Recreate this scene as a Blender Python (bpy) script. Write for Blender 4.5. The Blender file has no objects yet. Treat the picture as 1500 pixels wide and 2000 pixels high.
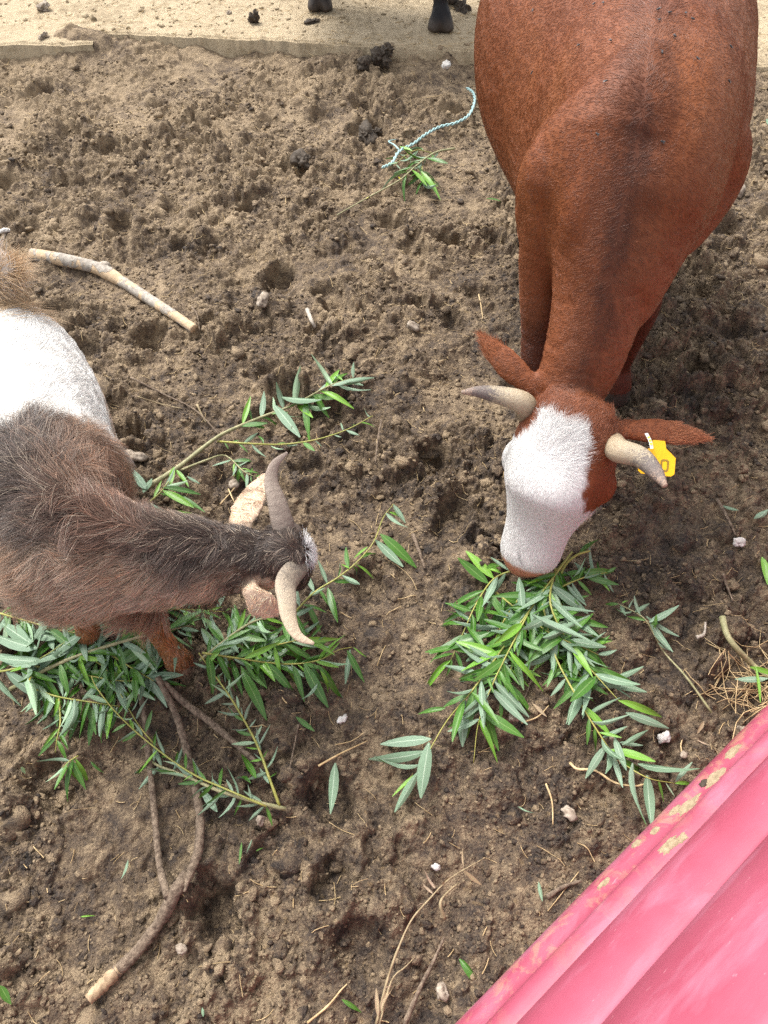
import bpy, bmesh, math, random
import numpy as np
from mathutils import Vector, Matrix, noise as mnoise
from mathutils.bvhtree import BVHTree
from mathutils.kdtree import KDTree
rad = math.radians
random.seed(7); RNG = np.random.default_rng(11)
S = bpy.context.scene
COL = S.collection

# ------------------------------------------------------------------ camera, sky, sun, exposure
CAM_H, PITCH, FPX = 1.75, 54.0, 1472.0
cam = bpy.data.objects.new('camera', bpy.data.cameras.new('camera')); COL.objects.link(cam)
cam.location = (0, 0, CAM_H); cam.rotation_euler = (rad(90 - PITCH), 0, 0)
cam.data.sensor_fit = 'HORIZONTAL'; cam.data.sensor_width = 36; cam.data.lens = FPX / 1500 * 36
cam.data.clip_start = 0.02; cam.data.clip_end = 600
S.camera = cam
SUN_ELEV, SUN_AZ = 58.0, -40.0        # azimuth clockwise from +Y: the sun stands beyond the pen, to the left
wd = bpy.data.worlds.new('World'); S.world = wd; wd.use_nodes = True
wn = wd.node_tree; bg = wn.nodes['Background']
sky = wn.nodes.new('ShaderNodeTexSky'); sky.sky_type = 'NISHITA'; sky.sun_disc = False
sky.sun_elevation = rad(SUN_ELEV); sky.sun_rotation = rad(SUN_AZ)
sky.air_density = 1.0; sky.dust_density = 4.0; sky.ozone_density = 1.0
hs = wn.nodes.new('ShaderNodeHueSaturation'); hs.inputs['Saturation'].default_value = 0.22
wn.links.new(sky.outputs[0], hs.inputs['Color']); wn.links.new(hs.outputs[0], bg.inputs[0])
bg.inputs[1].default_value = 0.15
sun = bpy.data.objects.new('sun', bpy.data.lights.new('sun', 'SUN')); COL.objects.link(sun)
sun.data.energy = 1.3; sun.data.angle = rad(22); sun.data.color = (1, 0.96, 0.90)
_d = Vector((math.sin(rad(SUN_AZ)) * math.cos(rad(SUN_ELEV)), math.cos(rad(SUN_AZ)) * math.cos(rad(SUN_ELEV)), math.sin(rad(SUN_ELEV))))
sun.rotation_euler = _d.to_track_quat('Z', 'Y').to_euler()
vs = S.view_settings; vs.view_transform = 'Standard'; vs.look = 'None'; vs.gamma = 1; vs.exposure = 1.42
vs.use_curve_mapping = False
S.cycles.use_denoising = False

# ------------------------------------------------------------------ geometry helpers
_c, _s = math.cos(rad(PITCH)), math.sin(rad(PITCH))
def W(px, py, z=0.0):
    """the point at height z that the photograph shows at (px, py)"""
    v = (py - 1000) / FPX
    d = (CAM_H - z) / (_s + v * _c)
    return Vector(((px - 750) / FPX * d, d * (_c - v * _s), z))
def A(v): return np.array(v, float)
def nrm(v):
    v = np.asarray(v, float); return v / (np.linalg.norm(v, axis=-1, keepdims=True) + 1e-12)

def new_obj(name, data, parent=None, mat=None, **props):
    o = bpy.data.objects.new(name, data); COL.objects.link(o)
    if parent: o.parent = parent
    if mat and data is not None and hasattr(data, 'materials') and not data.materials: data.materials.append(mat)
    for k, v in props.items(): o[k] = v
    return o
def tag(o, label=None, category=None, group=None, kind=None):
    for k, v in (('label', label), ('category', category), ('group', group), ('kind', kind)):
        if v: o[k] = v
    return o
def empty(name, loc, label, category, group=None):
    o = bpy.data.objects.new(name, None); o.empty_display_size = .05; o.location = loc; COL.objects.link(o)
    return tag(o, label, category, group)
def mesh_np(name, verts, faces, smooth=True):
    """faces: (n,4) or (n,3) int array, or a list of index lists"""
    me = bpy.data.meshes.new(name)
    verts = np.ascontiguousarray(verts, np.float32)
    if isinstance(faces, np.ndarray):
        k = faces.shape[1]; nf = len(faces)
        me.vertices.add(len(verts)); me.vertices.foreach_set('co', verts.ravel())
        me.loops.add(nf * k); me.loops.foreach_set('vertex_index', np.ascontiguousarray(faces, np.int32).ravel())
        me.polygons.add(nf)
        me.polygons.foreach_set('loop_start', np.arange(0, nf * k, k, dtype=np.int32))
        me.polygons.foreach_set('loop_total', np.full(nf, k, np.int32))
        me.update(calc_edges=True)
    else:
        me.from_pydata([tuple(map(float, v)) for v in verts], [], faces); me.update()
    if smooth: me.polygons.foreach_set('use_smooth', np.ones(len(me.polygons), bool))
    return me
def catmull(P, k):
    P = np.asarray(P, float)
    Q = np.vstack([2 * P[0] - P[1], P, 2 * P[-1] - P[-2]])
    out = []
    for i in range(1, len(Q) - 2):
        for j in range(k):
            t = j / k
            out.append(.5 * (2 * Q[i] + (Q[i+1] - Q[i-1]) * t + (2*Q[i-1] - 5*Q[i] + 4*Q[i+1] - Q[i+2]) * t*t + (3*Q[i] - Q[i-1] - 3*Q[i+1] + Q[i+2]) * t**3))
    out.append(Q[-2]); return np.array(out)
def strip_faces(nr, n):
    i = np.arange(nr - 1)[:, None] * n; j = np.arange(n)[None]; j2 = (j + 1) % n
    return np.stack([i + j, i + j2, i + n + j2, i + n + j], -1).reshape(-1, 4)
def loft(rings, n=20, k=4, right=None, up=None, power=2.0):
    """rings: rows of centre xyz, half width, half height up, half height down; returns a closed shell (verts, faces)"""
    R = catmull(np.array([list(r) for r in rings], float), k)
    C = R[:, :3]; a = np.maximum(R[:, 3], .002); bu = np.maximum(R[:, 4], .002); bd = np.maximum(R[:, 5], .002)
    T = nrm(np.gradient(C, axis=0))
    if right is not None:
        Rt = np.asarray(right, float) * np.ones((len(C), 1))
        U = nrm(np.cross(Rt, T)); Rt = nrm(np.cross(T, U))
    else:
        U0 = np.asarray(up if up is not None else (0, 0, 1), float) * np.ones((len(C), 1))
        Rt = nrm(np.cross(T, U0)); U = np.cross(Rt, T)
    th = np.arange(n) / n * 2 * np.pi
    cx = np.sign(np.cos(th)) * np.abs(np.cos(th)) ** (2 / power); sy = np.sign(np.sin(th)) * np.abs(np.sin(th)) ** (2 / power)
    b = np.where(sy[None] > 0, bu[:, None], bd[:, None])
    V = C[:, None] + (a[:, None] * cx[None])[..., None] * Rt[:, None] + (b * sy[None])[..., None] * U[:, None]
    nr = len(C); V = V.reshape(-1, 3); F = strip_faces(nr, n).tolist()
    V = np.vstack([V, C[0] - T[0] * a[0] * .3, C[-1] + T[-1] * a[-1] * .3])
    for j in range(n):
        F.append([nr * n, (j + 1) % n, j]); F.append([nr * n + 1, (nr - 1) * n + j, (nr - 1) * n + (j + 1) % n])
    return V, F
def join_shells(shells):
    V, F, o = [], [], 0
    for v, f in shells:
        V.append(v); F += [[q + o for q in p] for p in f]; o += len(v)
    return np.vstack(V), F
def remeshed(name, shells, voxel, smooth_it):
    V, F = join_shells(shells)
    me = mesh_np(name + '_tmp', V, F)
    bm = bmesh.new(); bm.from_mesh(me); bmesh.ops.recalc_face_normals(bm, faces=bm.faces); bm.to_mesh(me); bm.free()
    o = bpy.data.objects.new('tmp', me); COL.objects.link(o)
    m = o.modifiers.new('r', 'REMESH'); m.mode = 'VOXEL'; m.voxel_size = voxel
    m2 = o.modifiers.new('s', 'SMOOTH'); m2.factor = .5; m2.iterations = smooth_it
    dg = bpy.context.evaluated_depsgraph_get()
    out = bpy.data.meshes.new_from_object(o.evaluated_get(dg)); out.name = name
    bpy.data.objects.remove(o); bpy.data.meshes.remove(me)
    out.polygons.foreach_set('use_smooth', np.ones(len(out.polygons), bool))
    return out
def mesh_arrays(me):
    n = len(me.vertices); V = np.empty(n * 3, np.float32); me.vertices.foreach_get('co', V); V = V.reshape(-1, 3).astype(float)
    Nn = np.empty(n * 3, np.float32); me.vertices.foreach_get('normal', Nn)
    me.calc_loop_triangles(); t = np.empty(len(me.loop_triangles) * 3, np.int32); me.loop_triangles.foreach_get('vertices', t)
    return V, Nn.reshape(-1, 3).astype(float), t.reshape(-1, 3)
def set_color(me, name, rgb):
    at = me.attributes.new(name, 'FLOAT_COLOR', 'POINT')
    at.data.foreach_set('color', np.ascontiguousarray(np.hstack([rgb, np.ones((len(rgb), 1))]), np.float32).ravel())
def smoothstep(a, b, x):
    t = np.clip((x - a) / (b - a), 0, 1); return t * t * (3 - 2 * t)
def mix(a, b, t): return a + (b - a) * t[..., None]
def tube_mesh(name, pts, radii, n=7, k=4, knob=0.0, taper_end=False):
    P = catmull(np.hstack([A([list(p) for p in pts]), A(radii)[:, None]]), k)
    C, r = P[:, :3], np.maximum(P[:, 3], 3e-4)
    if knob: r = r * (1 + knob * RNG.uniform(-1, 1, len(r)))
    T = nrm(np.gradient(C, axis=0)); ref = A((.13, .21, .97))
    Rt = nrm(np.cross(T, ref)); U = np.cross(Rt, T)
    th = np.arange(n) / n * 2 * np.pi
    V = C[:, None] + r[:, None, None] * (np.cos(th)[None, :, None] * Rt[:, None] + np.sin(th)[None, :, None] * U[:, None])
    nr = len(C); F = strip_faces(nr, n).tolist(); V = V.reshape(-1, 3)
    V = np.vstack([V, C[0], C[-1]])
    for j in range(n):
        F.append([nr * n, (j + 1) % n, j]); F.append([nr * n + 1, (nr - 1) * n + j, (nr - 1) * n + (j + 1) % n])
    return mesh_np(name, V, F)

# ------------------------------------------------------------------ noise (numpy)
def _hash(ix, iy, seed):
    h = (ix.astype(np.int64) * 374761393 + iy.astype(np.int64) * 668265263 + seed * 1274126177) & 0xffffffff
    h = ((h ^ (h >> 13)) * 1274126177) & 0xffffffff
    h = ((h ^ (h >> 16)) * 2246822519) & 0xffffffff
    return ((h ^ (h >> 15)) & 0xffffff) / float(0xffffff)
def vnoise(x, y, seed=0):
    ix, iy = np.floor(x), np.floor(y); fx, fy = x - ix, y - iy
    ix, iy = ix.astype(np.int64), iy.astype(np.int64)
    ux, uy = fx**3 * (fx * (fx * 6 - 15) + 10), fy**3 * (fy * (fy * 6 - 15) + 10)
    a, b, c, d = _hash(ix, iy, seed), _hash(ix+1, iy, seed), _hash(ix, iy+1, seed), _hash(ix+1, iy+1, seed)
    return (a + (b - a) * ux) * (1 - uy) + (c + (d - c) * ux) * uy
def fbm(x, y, sc, oct=4, seed=0, gain=.5):
    t, am, s = 0, 1, 0
    for o in range(oct):
        t = t + am * (vnoise(x * sc, y * sc, seed + o * 17) - .5); s += am; am *= gain; sc *= 2.03
    return t / s * 2
def clods(x, y, size, seed, presence):
    """rounded lumps, one to a jittered cell, each with a height of its own"""
    X, Y = x / size, y / size; ix, iy = np.floor(X), np.floor(Y); out = np.zeros_like(X)
    for dx in (-1, 0, 1):
        for dy in (-1, 0, 1):
            cx, cy = (ix + dx).astype(np.int64), (iy + dy).astype(np.int64)
            px, py = cx + .5 + (_hash(cx, cy, seed) - .5) * .9, cy + .5 + (_hash(cx, cy, seed + 1) - .5) * .9
            hh = _hash(cx, cy, seed + 2); rr = .38 + .42 * _hash(cx, cy, seed + 3); an = _hash(cx, cy, seed + 4) * 6.28
            ax, ay = X - px, Y - py
            u = (ax * np.cos(an) + ay * np.sin(an)) / rr; w = (-ax * np.sin(an) + ay * np.cos(an)) / (rr * .72)
            q = 1 - (u * u + w * w) ** 2
            out = np.maximum(out, np.where((q > 0) & (hh < presence), np.sqrt(np.maximum(q, 0)) * (.45 + .55 * hh / presence) * rr * 1.4, 0))
    return out

# ------------------------------------------------------------------ materials
def mat(name):
    m = bpy.data.materials.new(name); m.use_nodes = True
    nt = m.node_tree; b = nt.nodes['Principled BSDF']; return m, nt, b
def nd(nt, typ, **kw):
    n = nt.nodes.new('ShaderNode' + typ)
    for k, v in kw.items():
        if k in n.inputs: n.inputs[k].default_value = v
        else: setattr(n, k, v)
    return n
def noise(nt, vec, scale, detail=4, rough=.55, dist=0):
    n = nd(nt, 'TexNoise', Scale=scale, Detail=detail, Roughness=rough, Distortion=dist)
    nt.links.new(vec, n.inputs['Vector']); return n.outputs['Fac']
def ramp(nt, fac, stops):
    r = nd(nt, 'ValToRGB'); e = r.color_ramp.elements
    while len(e) < len(stops): e.new(.5)
    for q, (p, c) in zip(e, stops):
        q.position = p; q.color = (*c, 1) if len(c) == 3 else c
    nt.links.new(fac, r.inputs[0]); return r.outputs[0]
def mixc(nt, fac, a, b, blend='MIX'):
    m = nd(nt, 'Mix', data_type='RGBA', blend_type=blend)
    for sock, v in ((m.inputs[0], fac), (m.inputs[6], a), (m.inputs[7], b)):
        if hasattr(v, 'is_output'): nt.links.new(v, sock)
        else: sock.default_value = v if not isinstance(v, tuple) else (*v, 1)
    return m.outputs[2]
def math_(nt, op, a, b=0.0, c=None):
    m = nd(nt, 'Math', operation=op)
    for i, v in enumerate((a, b) if c is None else (a, b, c)):
        if hasattr(v, 'is_output'): nt.links.new(v, m.inputs[i])
        else: m.inputs[i].default_value = v
    return m.outputs[0]
def bump(nt, b, h, strength, dist=.002):
    n = nd(nt, 'Bump', Strength=strength, Distance=dist); nt.links.new(h, n.inputs['Height']); nt.links.new(n.outputs[0], b.inputs['Normal'])
def coords(nt, which='Object'): return nd(nt, 'TexCoord').outputs[which]
def pos(nt): return nd(nt, 'NewGeometry').outputs['Position']

def mud_material(name, dry, wet, straw, base_dry=0.0, tone=False):
    m, nt, b = mat(name); P = pos(nt)
    sep = nd(nt, 'SeparateXYZ'); nt.links.new(P, sep.inputs[0])
    far = nd(nt, 'MapRange', **{'From Min': 1.5, 'From Max': 3.9}); nt.links.new(sep.outputs[1], far.inputs[0])
    side = nd(nt, 'MapRange', **{'From Min': -.9, 'From Max': 1.0, 'To Min': .03, 'To Max': .0}); nt.links.new(sep.outputs[0], side.inputs[0])
    n1 = noise(nt, P, 3.2, 6, .62); n2 = noise(nt, P, 26, 5, .65, .4); n3 = noise(nt, P, 150, 4, .7)
    f = math_(nt, 'MULTIPLY_ADD', n2, .66, math_(nt, 'MULTIPLY_ADD', n1, .50, math_(nt, 'MULTIPLY', n3, .46)))
    f = math_(nt, 'ADD', f, math_(nt, 'MULTIPLY', far.outputs[0], .10)); f = math_(nt, 'ADD', f, side.outputs[0]); f = math_(nt, 'ADD', f, nd(nt, 'Attribute', attribute_name='tone').outputs['Fac'] if tone else base_dry)
    col = ramp(nt, f, [(.58, wet[0]), (.71, wet[1]), (.84, dry[0]), (.97, dry[1])])
    gold = ramp(nt, noise(nt, P, 55, 3, .6), [(.60, (0, 0, 0)), (.72, (1, 1, 1))])
    col = mixc(nt, math_(nt, 'MULTIPLY', gold, .45), col, straw)
    v = nd(nt, 'TexVoronoi', Scale=210.0); nt.links.new(P, v.inputs['Vector'])
    sp = ramp(nt, v.outputs['Color'], [(.80, (0, 0, 0)), (.9, (1, 1, 1))])
    col = mixc(nt, math_(nt, 'MULTIPLY', sp, .35), col, dry[1])
    nt.links.new(col, b.inputs['Base Color'])
    wetr = ramp(nt, f, [(.5, (.5,) * 3), (.85, (.92,) * 3)]); nt.links.new(wetr, b.inputs['Roughness'])
    b.inputs['Specular IOR Level'].default_value = .35
    h = math_(nt, 'ADD', noise(nt, P, 190, 5, .7), math_(nt, 'MULTIPLY', v.outputs['Distance'], .5))
    bump(nt, b, h, 1.0, .006)
    return m
M = {}
DRY, WET, STRAWC = ((.125, .089, .057), (.27, .20, .125)), ((.019, .0145, .0115), (.050, .036, .027)), (.22, .145, .065)
M['mud'] = mud_material('mud', DRY, WET, STRAWC)
M['crumb'] = mud_material('mud_crumb', DRY, WET, STRAWC, .0, True)
M['pad'] = mud_material('dusty_concrete', ((.28, .215, .13), (.41, .325, .21)), ((.11, .078, .045), (.22, .165, .10)), (.36, .26, .13), .02)
def simple(name, c1, c2, scale=60, rough=.7, bumpd=.002, stretch=None, spec=.4, bs=.5):
    m, nt, b = mat(name); v = coords(nt)
    if stretch:
        mp = nd(nt, 'Mapping'); mp.inputs['Scale'].default_value = stretch; nt.links.new(v, mp.inputs['Vector']); v = mp.outputs[0]
    n = noise(nt, v, scale, 5, .65); nt.links.new(ramp(nt, n, [(.32, c1), (.68, c2)]), b.inputs['Base Color'])
    b.inputs['Roughness'].default_value = rough; b.inputs['Specular IOR Level'].default_value = spec
    bump(nt, b, n, bs, bumpd); return m
M['bark'] = simple('grey_brown_bark', (.060, .040, .028), (.25, .19, .135), 95, .9, .006, None, .3, .9)
M['pale_wood'] = simple('peeled_wood', (.16, .105, .06), (.48, .35, .21), 60, .7, .003)
M['stem_yellow'] = simple('yellow_green_stem', (.20, .22, .045), (.34, .31, .08), 40, .5, .0008)
M['stem_green'] = simple('grey_green_stem', (.17, .17, .08), (.34, .31, .17), 60, .6, .001)
M['straw'] = simple('straw', (.30, .20, .09), (.58, .44, .24), 30, .6, .0005)
M['dry_weed'] = simple('dry_weed', (.18, .13, .07), (.36, .29, .17), 60, .75, .001)
M['stone'] = simple('pale_stone', (.30, .27, .24), (.66, .64, .60), 60, .75, .002)
M['mud_stone'] = simple('muddy_stone', (.15, .11, .075), (.40, .34, .27), 70, .85, .003)
M['dung'] = simple('dark_dung', (.022, .016, .011), (.085, .062, .040), 90, .75, .004)
M['twine'] = simple('faded_blue_green_twine', (.22, .38, .38), (.42, .58, .56), 300, .6, .001)
M['hoof'] = simple('hoof_horn', (.035, .028, .022), (.10, .08, .06), 90, .6, .001)
M['gravel'] = simple('gravel_stone', (.12, .11, .10), (.42, .40, .38), 20, .8, .002)
M['dry_mud'] = simple('dried_mud', (.20, .15, .09), (.34, .265, .17), 110, .95, .003)
def leaf_material(name, top, top2, under, under2, gloss=.34):
    m, nt, b = mat(name)
    g = nd(nt, 'NewGeometry'); oi = nd(nt, 'ObjectInfo'); uv = nd(nt, 'UVMap'); sp = nd(nt, 'SeparateXYZ'); nt.links.new(uv.outputs[0], sp.inputs[0])
    P = g.outputs['Position']
    across = math_(nt, 'ABSOLUTE', math_(nt, 'SUBTRACT', sp.outputs[1], .5))
    rib = ramp(nt, across, [(.015, (1, 1, 1)), (.05, (0, 0, 0))])
    w = nd(nt, 'TexWave', Scale=9.0, Distortion=1.0, Detail=1.0); cmb = nd(nt, 'CombineXYZ')
    nt.links.new(math_(nt, 'SUBTRACT', sp.outputs[0], math_(nt, 'MULTIPLY', across, .30)), cmb.inputs[0]); nt.links.new(cmb.outputs[0], w.inputs['Vector'])
    rnd = math_(nt, 'ADD', math_(nt, 'MULTIPLY', oi.outputs['Random'], .7), math_(nt, 'MULTIPLY', noise(nt, P, 40, 3), .35))
    tcol = mixc(nt, rnd, top, top2); ucol = mixc(nt, rnd, under, under2)
    tcol = mixc(nt, math_(nt, 'MULTIPLY', rib, .65), tcol, (.26, .36, .13)); ucol = mixc(nt, math_(nt, 'MULTIPLY', rib, .6), ucol, (.50, .58, .45))
    tcol = mixc(nt, math_(nt, 'MULTIPLY', w.outputs['Fac'], .22), tcol, top2)
    col = mixc(nt, g.outputs['Backfacing'], tcol, ucol)
    nib = ramp(nt, noise(nt, P, 240, 2), [(.70, (0, 0, 0)), (.74, (1, 1, 1))]); col = mixc(nt, math_(nt, 'MULTIPLY', nib, .5), col, (.05, .04, .015))
    r = math_(nt, 'MULTIPLY_ADD', g.outputs['Backfacing'], .3, gloss)
    dn = nd(nt, 'BsdfTranslucent'); mx = nd(nt, 'MixShader'); mx.inputs[0].default_value = .16
    nt.links.new(col, b.inputs['Base Color']); nt.links.new(r, b.inputs['Roughness']); nt.links.new(mixc(nt, .5, tcol, (.15, .3, .03)), dn.inputs[0])
    bump(nt, b, w.outputs['Fac'], .25, .0006)
    out = nt.nodes['Material Output']; nt.links.new(b.outputs[0], mx.inputs[1]); nt.links.new(dn.outputs[0], mx.inputs[2]); nt.links.new(mx.outputs[0], out.inputs[0])
    return m
M['leaf'] = leaf_material('willow_leaf', (.024, .090, .011), (.075, .195, .022), (.120, .200, .115), (.205, .300, .205))
M['young'] = leaf_material('young_willow_leaf', (.10, .26, .022), (.19, .38, .045), (.22, .36, .20), (.34, .47, .30))
M['yellow_leaf'] = leaf_material('yellowed_leaf', (.52, .46, .02), (.62, .55, .05), (.5, .45, .05), (.6, .5, .1))
M['dry_leaf'] = leaf_material('dry_leaf', (.24, .16, .09), (.34, .24, .15), (.30, .21, .14), (.40, .28, .20), .6)
def coat_material(name, attr, rough=.6, spec=.25, var=.35, hair=False):
    m, nt, b = mat(name); a = nd(nt, 'Attribute', attribute_name=attr)
    col = a.outputs['Color']
    if not hair:
        P = pos(nt); mp = nd(nt, 'Mapping'); mp.inputs['Scale'].default_value = (1, 1, .35); nt.links.new(P, mp.inputs['Vector'])
        n = noise(nt, mp.outputs[0], 260, 4, .7); n2 = noise(nt, P, 9, 4, .6)
        k = ramp(nt, math_(nt, 'ADD', math_(nt, 'MULTIPLY', n, .6), math_(nt, 'MULTIPLY', n2, .4)), [(.3, (1 - var,) * 3), (.7, (1 + var * .3,) * 3)])
        col = mixc(nt, 1.0, col, k, 'MULTIPLY'); bump(nt, b, n, .25, .0015)
        b.inputs['Sheen Weight'].default_value = .25; b.inputs['Sheen Roughness'].default_value = .4; nt.links.new(col, b.inputs['Sheen Tint'])
    nt.links.new(col, b.inputs['Base Color'])
    b.inputs['Roughness'].default_value = rough; b.inputs['Specular IOR Level'].default_value = spec
    return m
M['skin'] = coat_material('animal_coat', 'coat')
M['hair'] = coat_material('coat_hair', 'col', .42, .5, hair=True)
def horn_material(name, stops, ring=60):  # weathered keratin
    m, nt, b = mat(name); uvn = nd(nt, 'Attribute', attribute_name='along'); P = coords(nt)
    n = math_(nt, 'MULTIPLY_ADD', noise(nt, P, 240, 4, .7, .4), .5, math_(nt, 'MULTIPLY', noise(nt, P, 55, 5, .7, 1.2), .5))
    f = math_(nt, 'ADD', uvn.outputs['Fac'], math_(nt, 'MULTIPLY', math_(nt, 'SUBTRACT', n, .5), 1.5))
    nt.links.new(ramp(nt, f, stops), b.inputs['Base Color']); b.inputs['Roughness'].default_value = .62
    w = math_(nt, 'SINE', math_(nt, 'MULTIPLY', uvn.outputs['Fac'], float(ring)))
    bump(nt, b, math_(nt, 'ADD', n, math_(nt, 'MULTIPLY', w, .03)), .9, .005); return m
M['cow_horn'] = horn_material('cow_horn', [(.0, (.20, .13, .075)), (.22, (.36, .28, .18)), (.5, (.33, .27, .19)), (.64, (.12, .10, .09)), (.85, (.17, .13, .11)), (1, (.36, .25, .18))])
M['goat_horn_dark'] = horn_material('goat_horn_dark', [(.0, (.13, .10, .08)), (.5, (.24, .19, .15)), (1, (.20, .15, .12))], 110)
M['goat_horn_pale'] = horn_material('goat_horn_pale', [(.0, (.12, .10, .08)), (.3, (.32, .26, .19)), (.6, (.36, .29, .20)), (1, (.50, .39, .27))], 110)

# ------------------------------------------------------------------ ground: one fine sheet of trodden mud
HOOF = [(W(px, py).x, W(px, py).y, random.uniform(.035, .055), random.uniform(.025, .05), random.uniform(0, 6.3)) for px, py in
        [(600, 330), (560, 320), (545, 520), (410, 470), (75, 1500), (100, 1540), (640, 560), (735, 240), (330, 390), (1430, 440), (1440, 640), (1380, 560),
         (720, 1130), (890, 620), (230, 420), (640, 1560), (530, 720), (820, 590), (300, 640), (1360, 720), (880, 1010), (250, 840), (880, 460), (700, 250),
         (420, 1780), (650, 1720), (480, 400), (160, 700), (1420, 820), (940, 560), (40, 1250), (700, 1850)]]
HOOF += [(random.uniform(-1.9, 1.9), random.uniform(1.4, 3.8), random.uniform(.035, .06), random.uniform(.015, .04), random.uniform(0, 6.3)) for _ in range(60)]
EDGE_A, EDGE_B = W(180, 62, .1), W(920, 98, .1)
def pad_edge(x): return EDGE_A.y + (x - EDGE_A.x) * (EDGE_B.y - EDGE_A.y) / (EDGE_B.x - EDGE_A.x)
def ground_height(x, y):
    h = .030 * fbm(x, y, 2.1, 4, 1) + .012 * fbm(x, y, 9, 3, 5)
    wx, wy = x + .012 * fbm(x, y, 34, 3, 8), y + .012 * fbm(x, y, 34, 3, 9)
    wx, wy = wx + .008 * fbm(x, y, 62, 3, 28, .6), wy + .008 * fbm(x, y, 62, 3, 29, .6)
    rough = np.clip(.80 + 1.1 * fbm(x, y, 3.4, 3, 30) + .25 * smoothstep(.2, 1.0, x), .2, 1.45)
    pit = np.zeros_like(x); smear = np.zeros_like(x)
    for hx, hy, r, dp, an in HOOF:
        m = (np.abs(x - hx) < r * 3) & (np.abs(y - hy) < r * 3)
        if not m.any(): continue
        dx, dy = wx[m] - hx, wy[m] - hy; u = dx * math.cos(an) + dy * math.sin(an); w = -dx * math.sin(an) + dy * math.cos(an)
        q = np.sqrt((u / 1.35) ** 2 + (np.maximum(np.abs(w) - .10 * r, 0) * 1.15 + .12 * r * np.exp(-(w / (.16 * r)) ** 2) * (u > -.5 * r)) ** 2) / r * .9
        pit[m] += -1.3 * dp * smoothstep(1.05, .45, q) + .35 * dp * np.exp(-((q - 1.35) / .28) ** 2)
        smear[m] = np.maximum(smear[m], smoothstep(1.2, .6, q))
    rough = rough * (1 - .6 * smear)
    h = h + pit
    h = h + rough * (.040 * clods(wx, wy, .115, 41, .50) + .031 * clods(wx + .3, wy, .058, 51, .60) + .0155 * clods(wx, wy + .7, .028, 61, .75) + .0070 * clods(wx, wy, .0125, 71, .85))
    rid = 1 - np.abs(fbm(x, y, 22, 3, 97, .6)) * 2.2
    h = h + rough * (.0080 * fbm(x, y, 60, 4, 90, .68) + .006 * np.maximum(rid - .5, 0))
    e = smoothstep(.45, 0.0, pad_edge(x) - y); h = h * (1 - .35 * e) + .062 * e * (1 + .7 * fbm(x, y, 4, 3, 77))
    m_ = W(165, 82, .06); h = h + .105 * np.exp(-(((x - m_.x) / .17) ** 2 + ((y - m_.y) / .12) ** 2))
    return h - .030
NY, NX = 1000, 780
yy = -.42 + 4.72 * (lambda t: .78 * t + .22 * t * t)(np.linspace(0, 1, NY))
half = np.interp(yy, [-.42, .2, 4.3], [1.0, 1.05, 2.25]) + .05
uu = np.linspace(-1, 1, NX)
GX = half[:, None] * uu[None]; GY = np.repeat(yy[:, None], NX, 1)
GZ = ground_height(GX, GY)
edge_fall = np.minimum(smoothstep(1.0, .97, np.abs(uu))[None], smoothstep(0, .02, np.linspace(0, 1, NY))[:, None])
GZ = GZ * edge_fall - .10 * (1 - edge_fall)
def gh(x, y):
    j = np.clip(np.searchsorted(yy, y) - 1, 0, NY - 2); hw = np.interp(y, yy, half)
    i = np.clip(np.rint((x / hw + 1) / 2 * (NX - 1)).astype(int), 0, NX - 1)
    return np.where((y > pad_edge(x)), .1, GZ[j, i])
def ghs(x, y, r=.018):
    return float(max(gh(np.array([x + dx]), np.array([y + dy]))[0] for dx in (-r, 0, r) for dy in (-r, 0, r)))
def G(px, py, lift=0.0):
    """the point on the trodden mud that the photograph shows at (px, py)"""
    z = 0.0
    for _ in range(3):
        p = W(px, py, z + lift); z = ghs(p.x, p.y)
    return W(px, py, z + lift)
_q = (np.arange(NY - 1)[:, None] * NX + np.arange(NX - 1)[None]).ravel()
me = mesh_np('mud_ground', np.stack([GX, GY, GZ], -1).reshape(-1, 3), np.stack([_q, _q + 1, _q + NX + 1, _q + NX], -1))
new_obj('mud_ground', me, None, M['mud'], kind='structure')
me = mesh_np('field', [(-150, -150, -.11), (150, -150, -.11), (150, 150, -.11), (-150, 150, -.11)], [[0, 1, 2, 3]], False)
new_obj('field', me, None, M['mud'], kind='structure')

# concrete pads beyond the mud, dusted over with dry soil
def pad(name, xs, front, seed):
    ny = 160; V = []; t = np.linspace(0, 1, ny) ** 1.6
    X = np.repeat(xs[None], ny, 0); f = front(xs) + .012 * fbm(xs, xs * 0, 14, 3, seed)
    Y = f[None] + t[:, None] * 3.2
    Z = .10 + .006 * fbm(X, Y, 5, 4, seed) + .007 * clods(X, Y, .03, seed, .25) + .004 * clods(X, Y, .014, seed + 7, .4)
    Z = Z - .006 * (t[:, None] < .004)
    top = np.stack([X, Y, Z], -1); bot = top[:1].copy(); bot[..., 1] -= .004; bot[..., 2] = -.05
    V = np.concatenate([bot, top]).reshape(-1, 3); n = len(xs); q = (np.arange(ny)[:, None] * n + np.arange(n - 1)[None]).ravel()
    return new_obj(name, mesh_np(name, V, np.stack([q, q + 1, q + n + 1, q + n], -1)), None, M['pad'], kind='structure')
pad('concrete_pad', np.linspace(EDGE_A.x, 3.2, 420), pad_edge, 201)
pad('concrete_pad', np.linspace(-3.4, EDGE_A.x + .03, 160), lambda x: 0 * x + W(60, 86, .1).y, 233)

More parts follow.
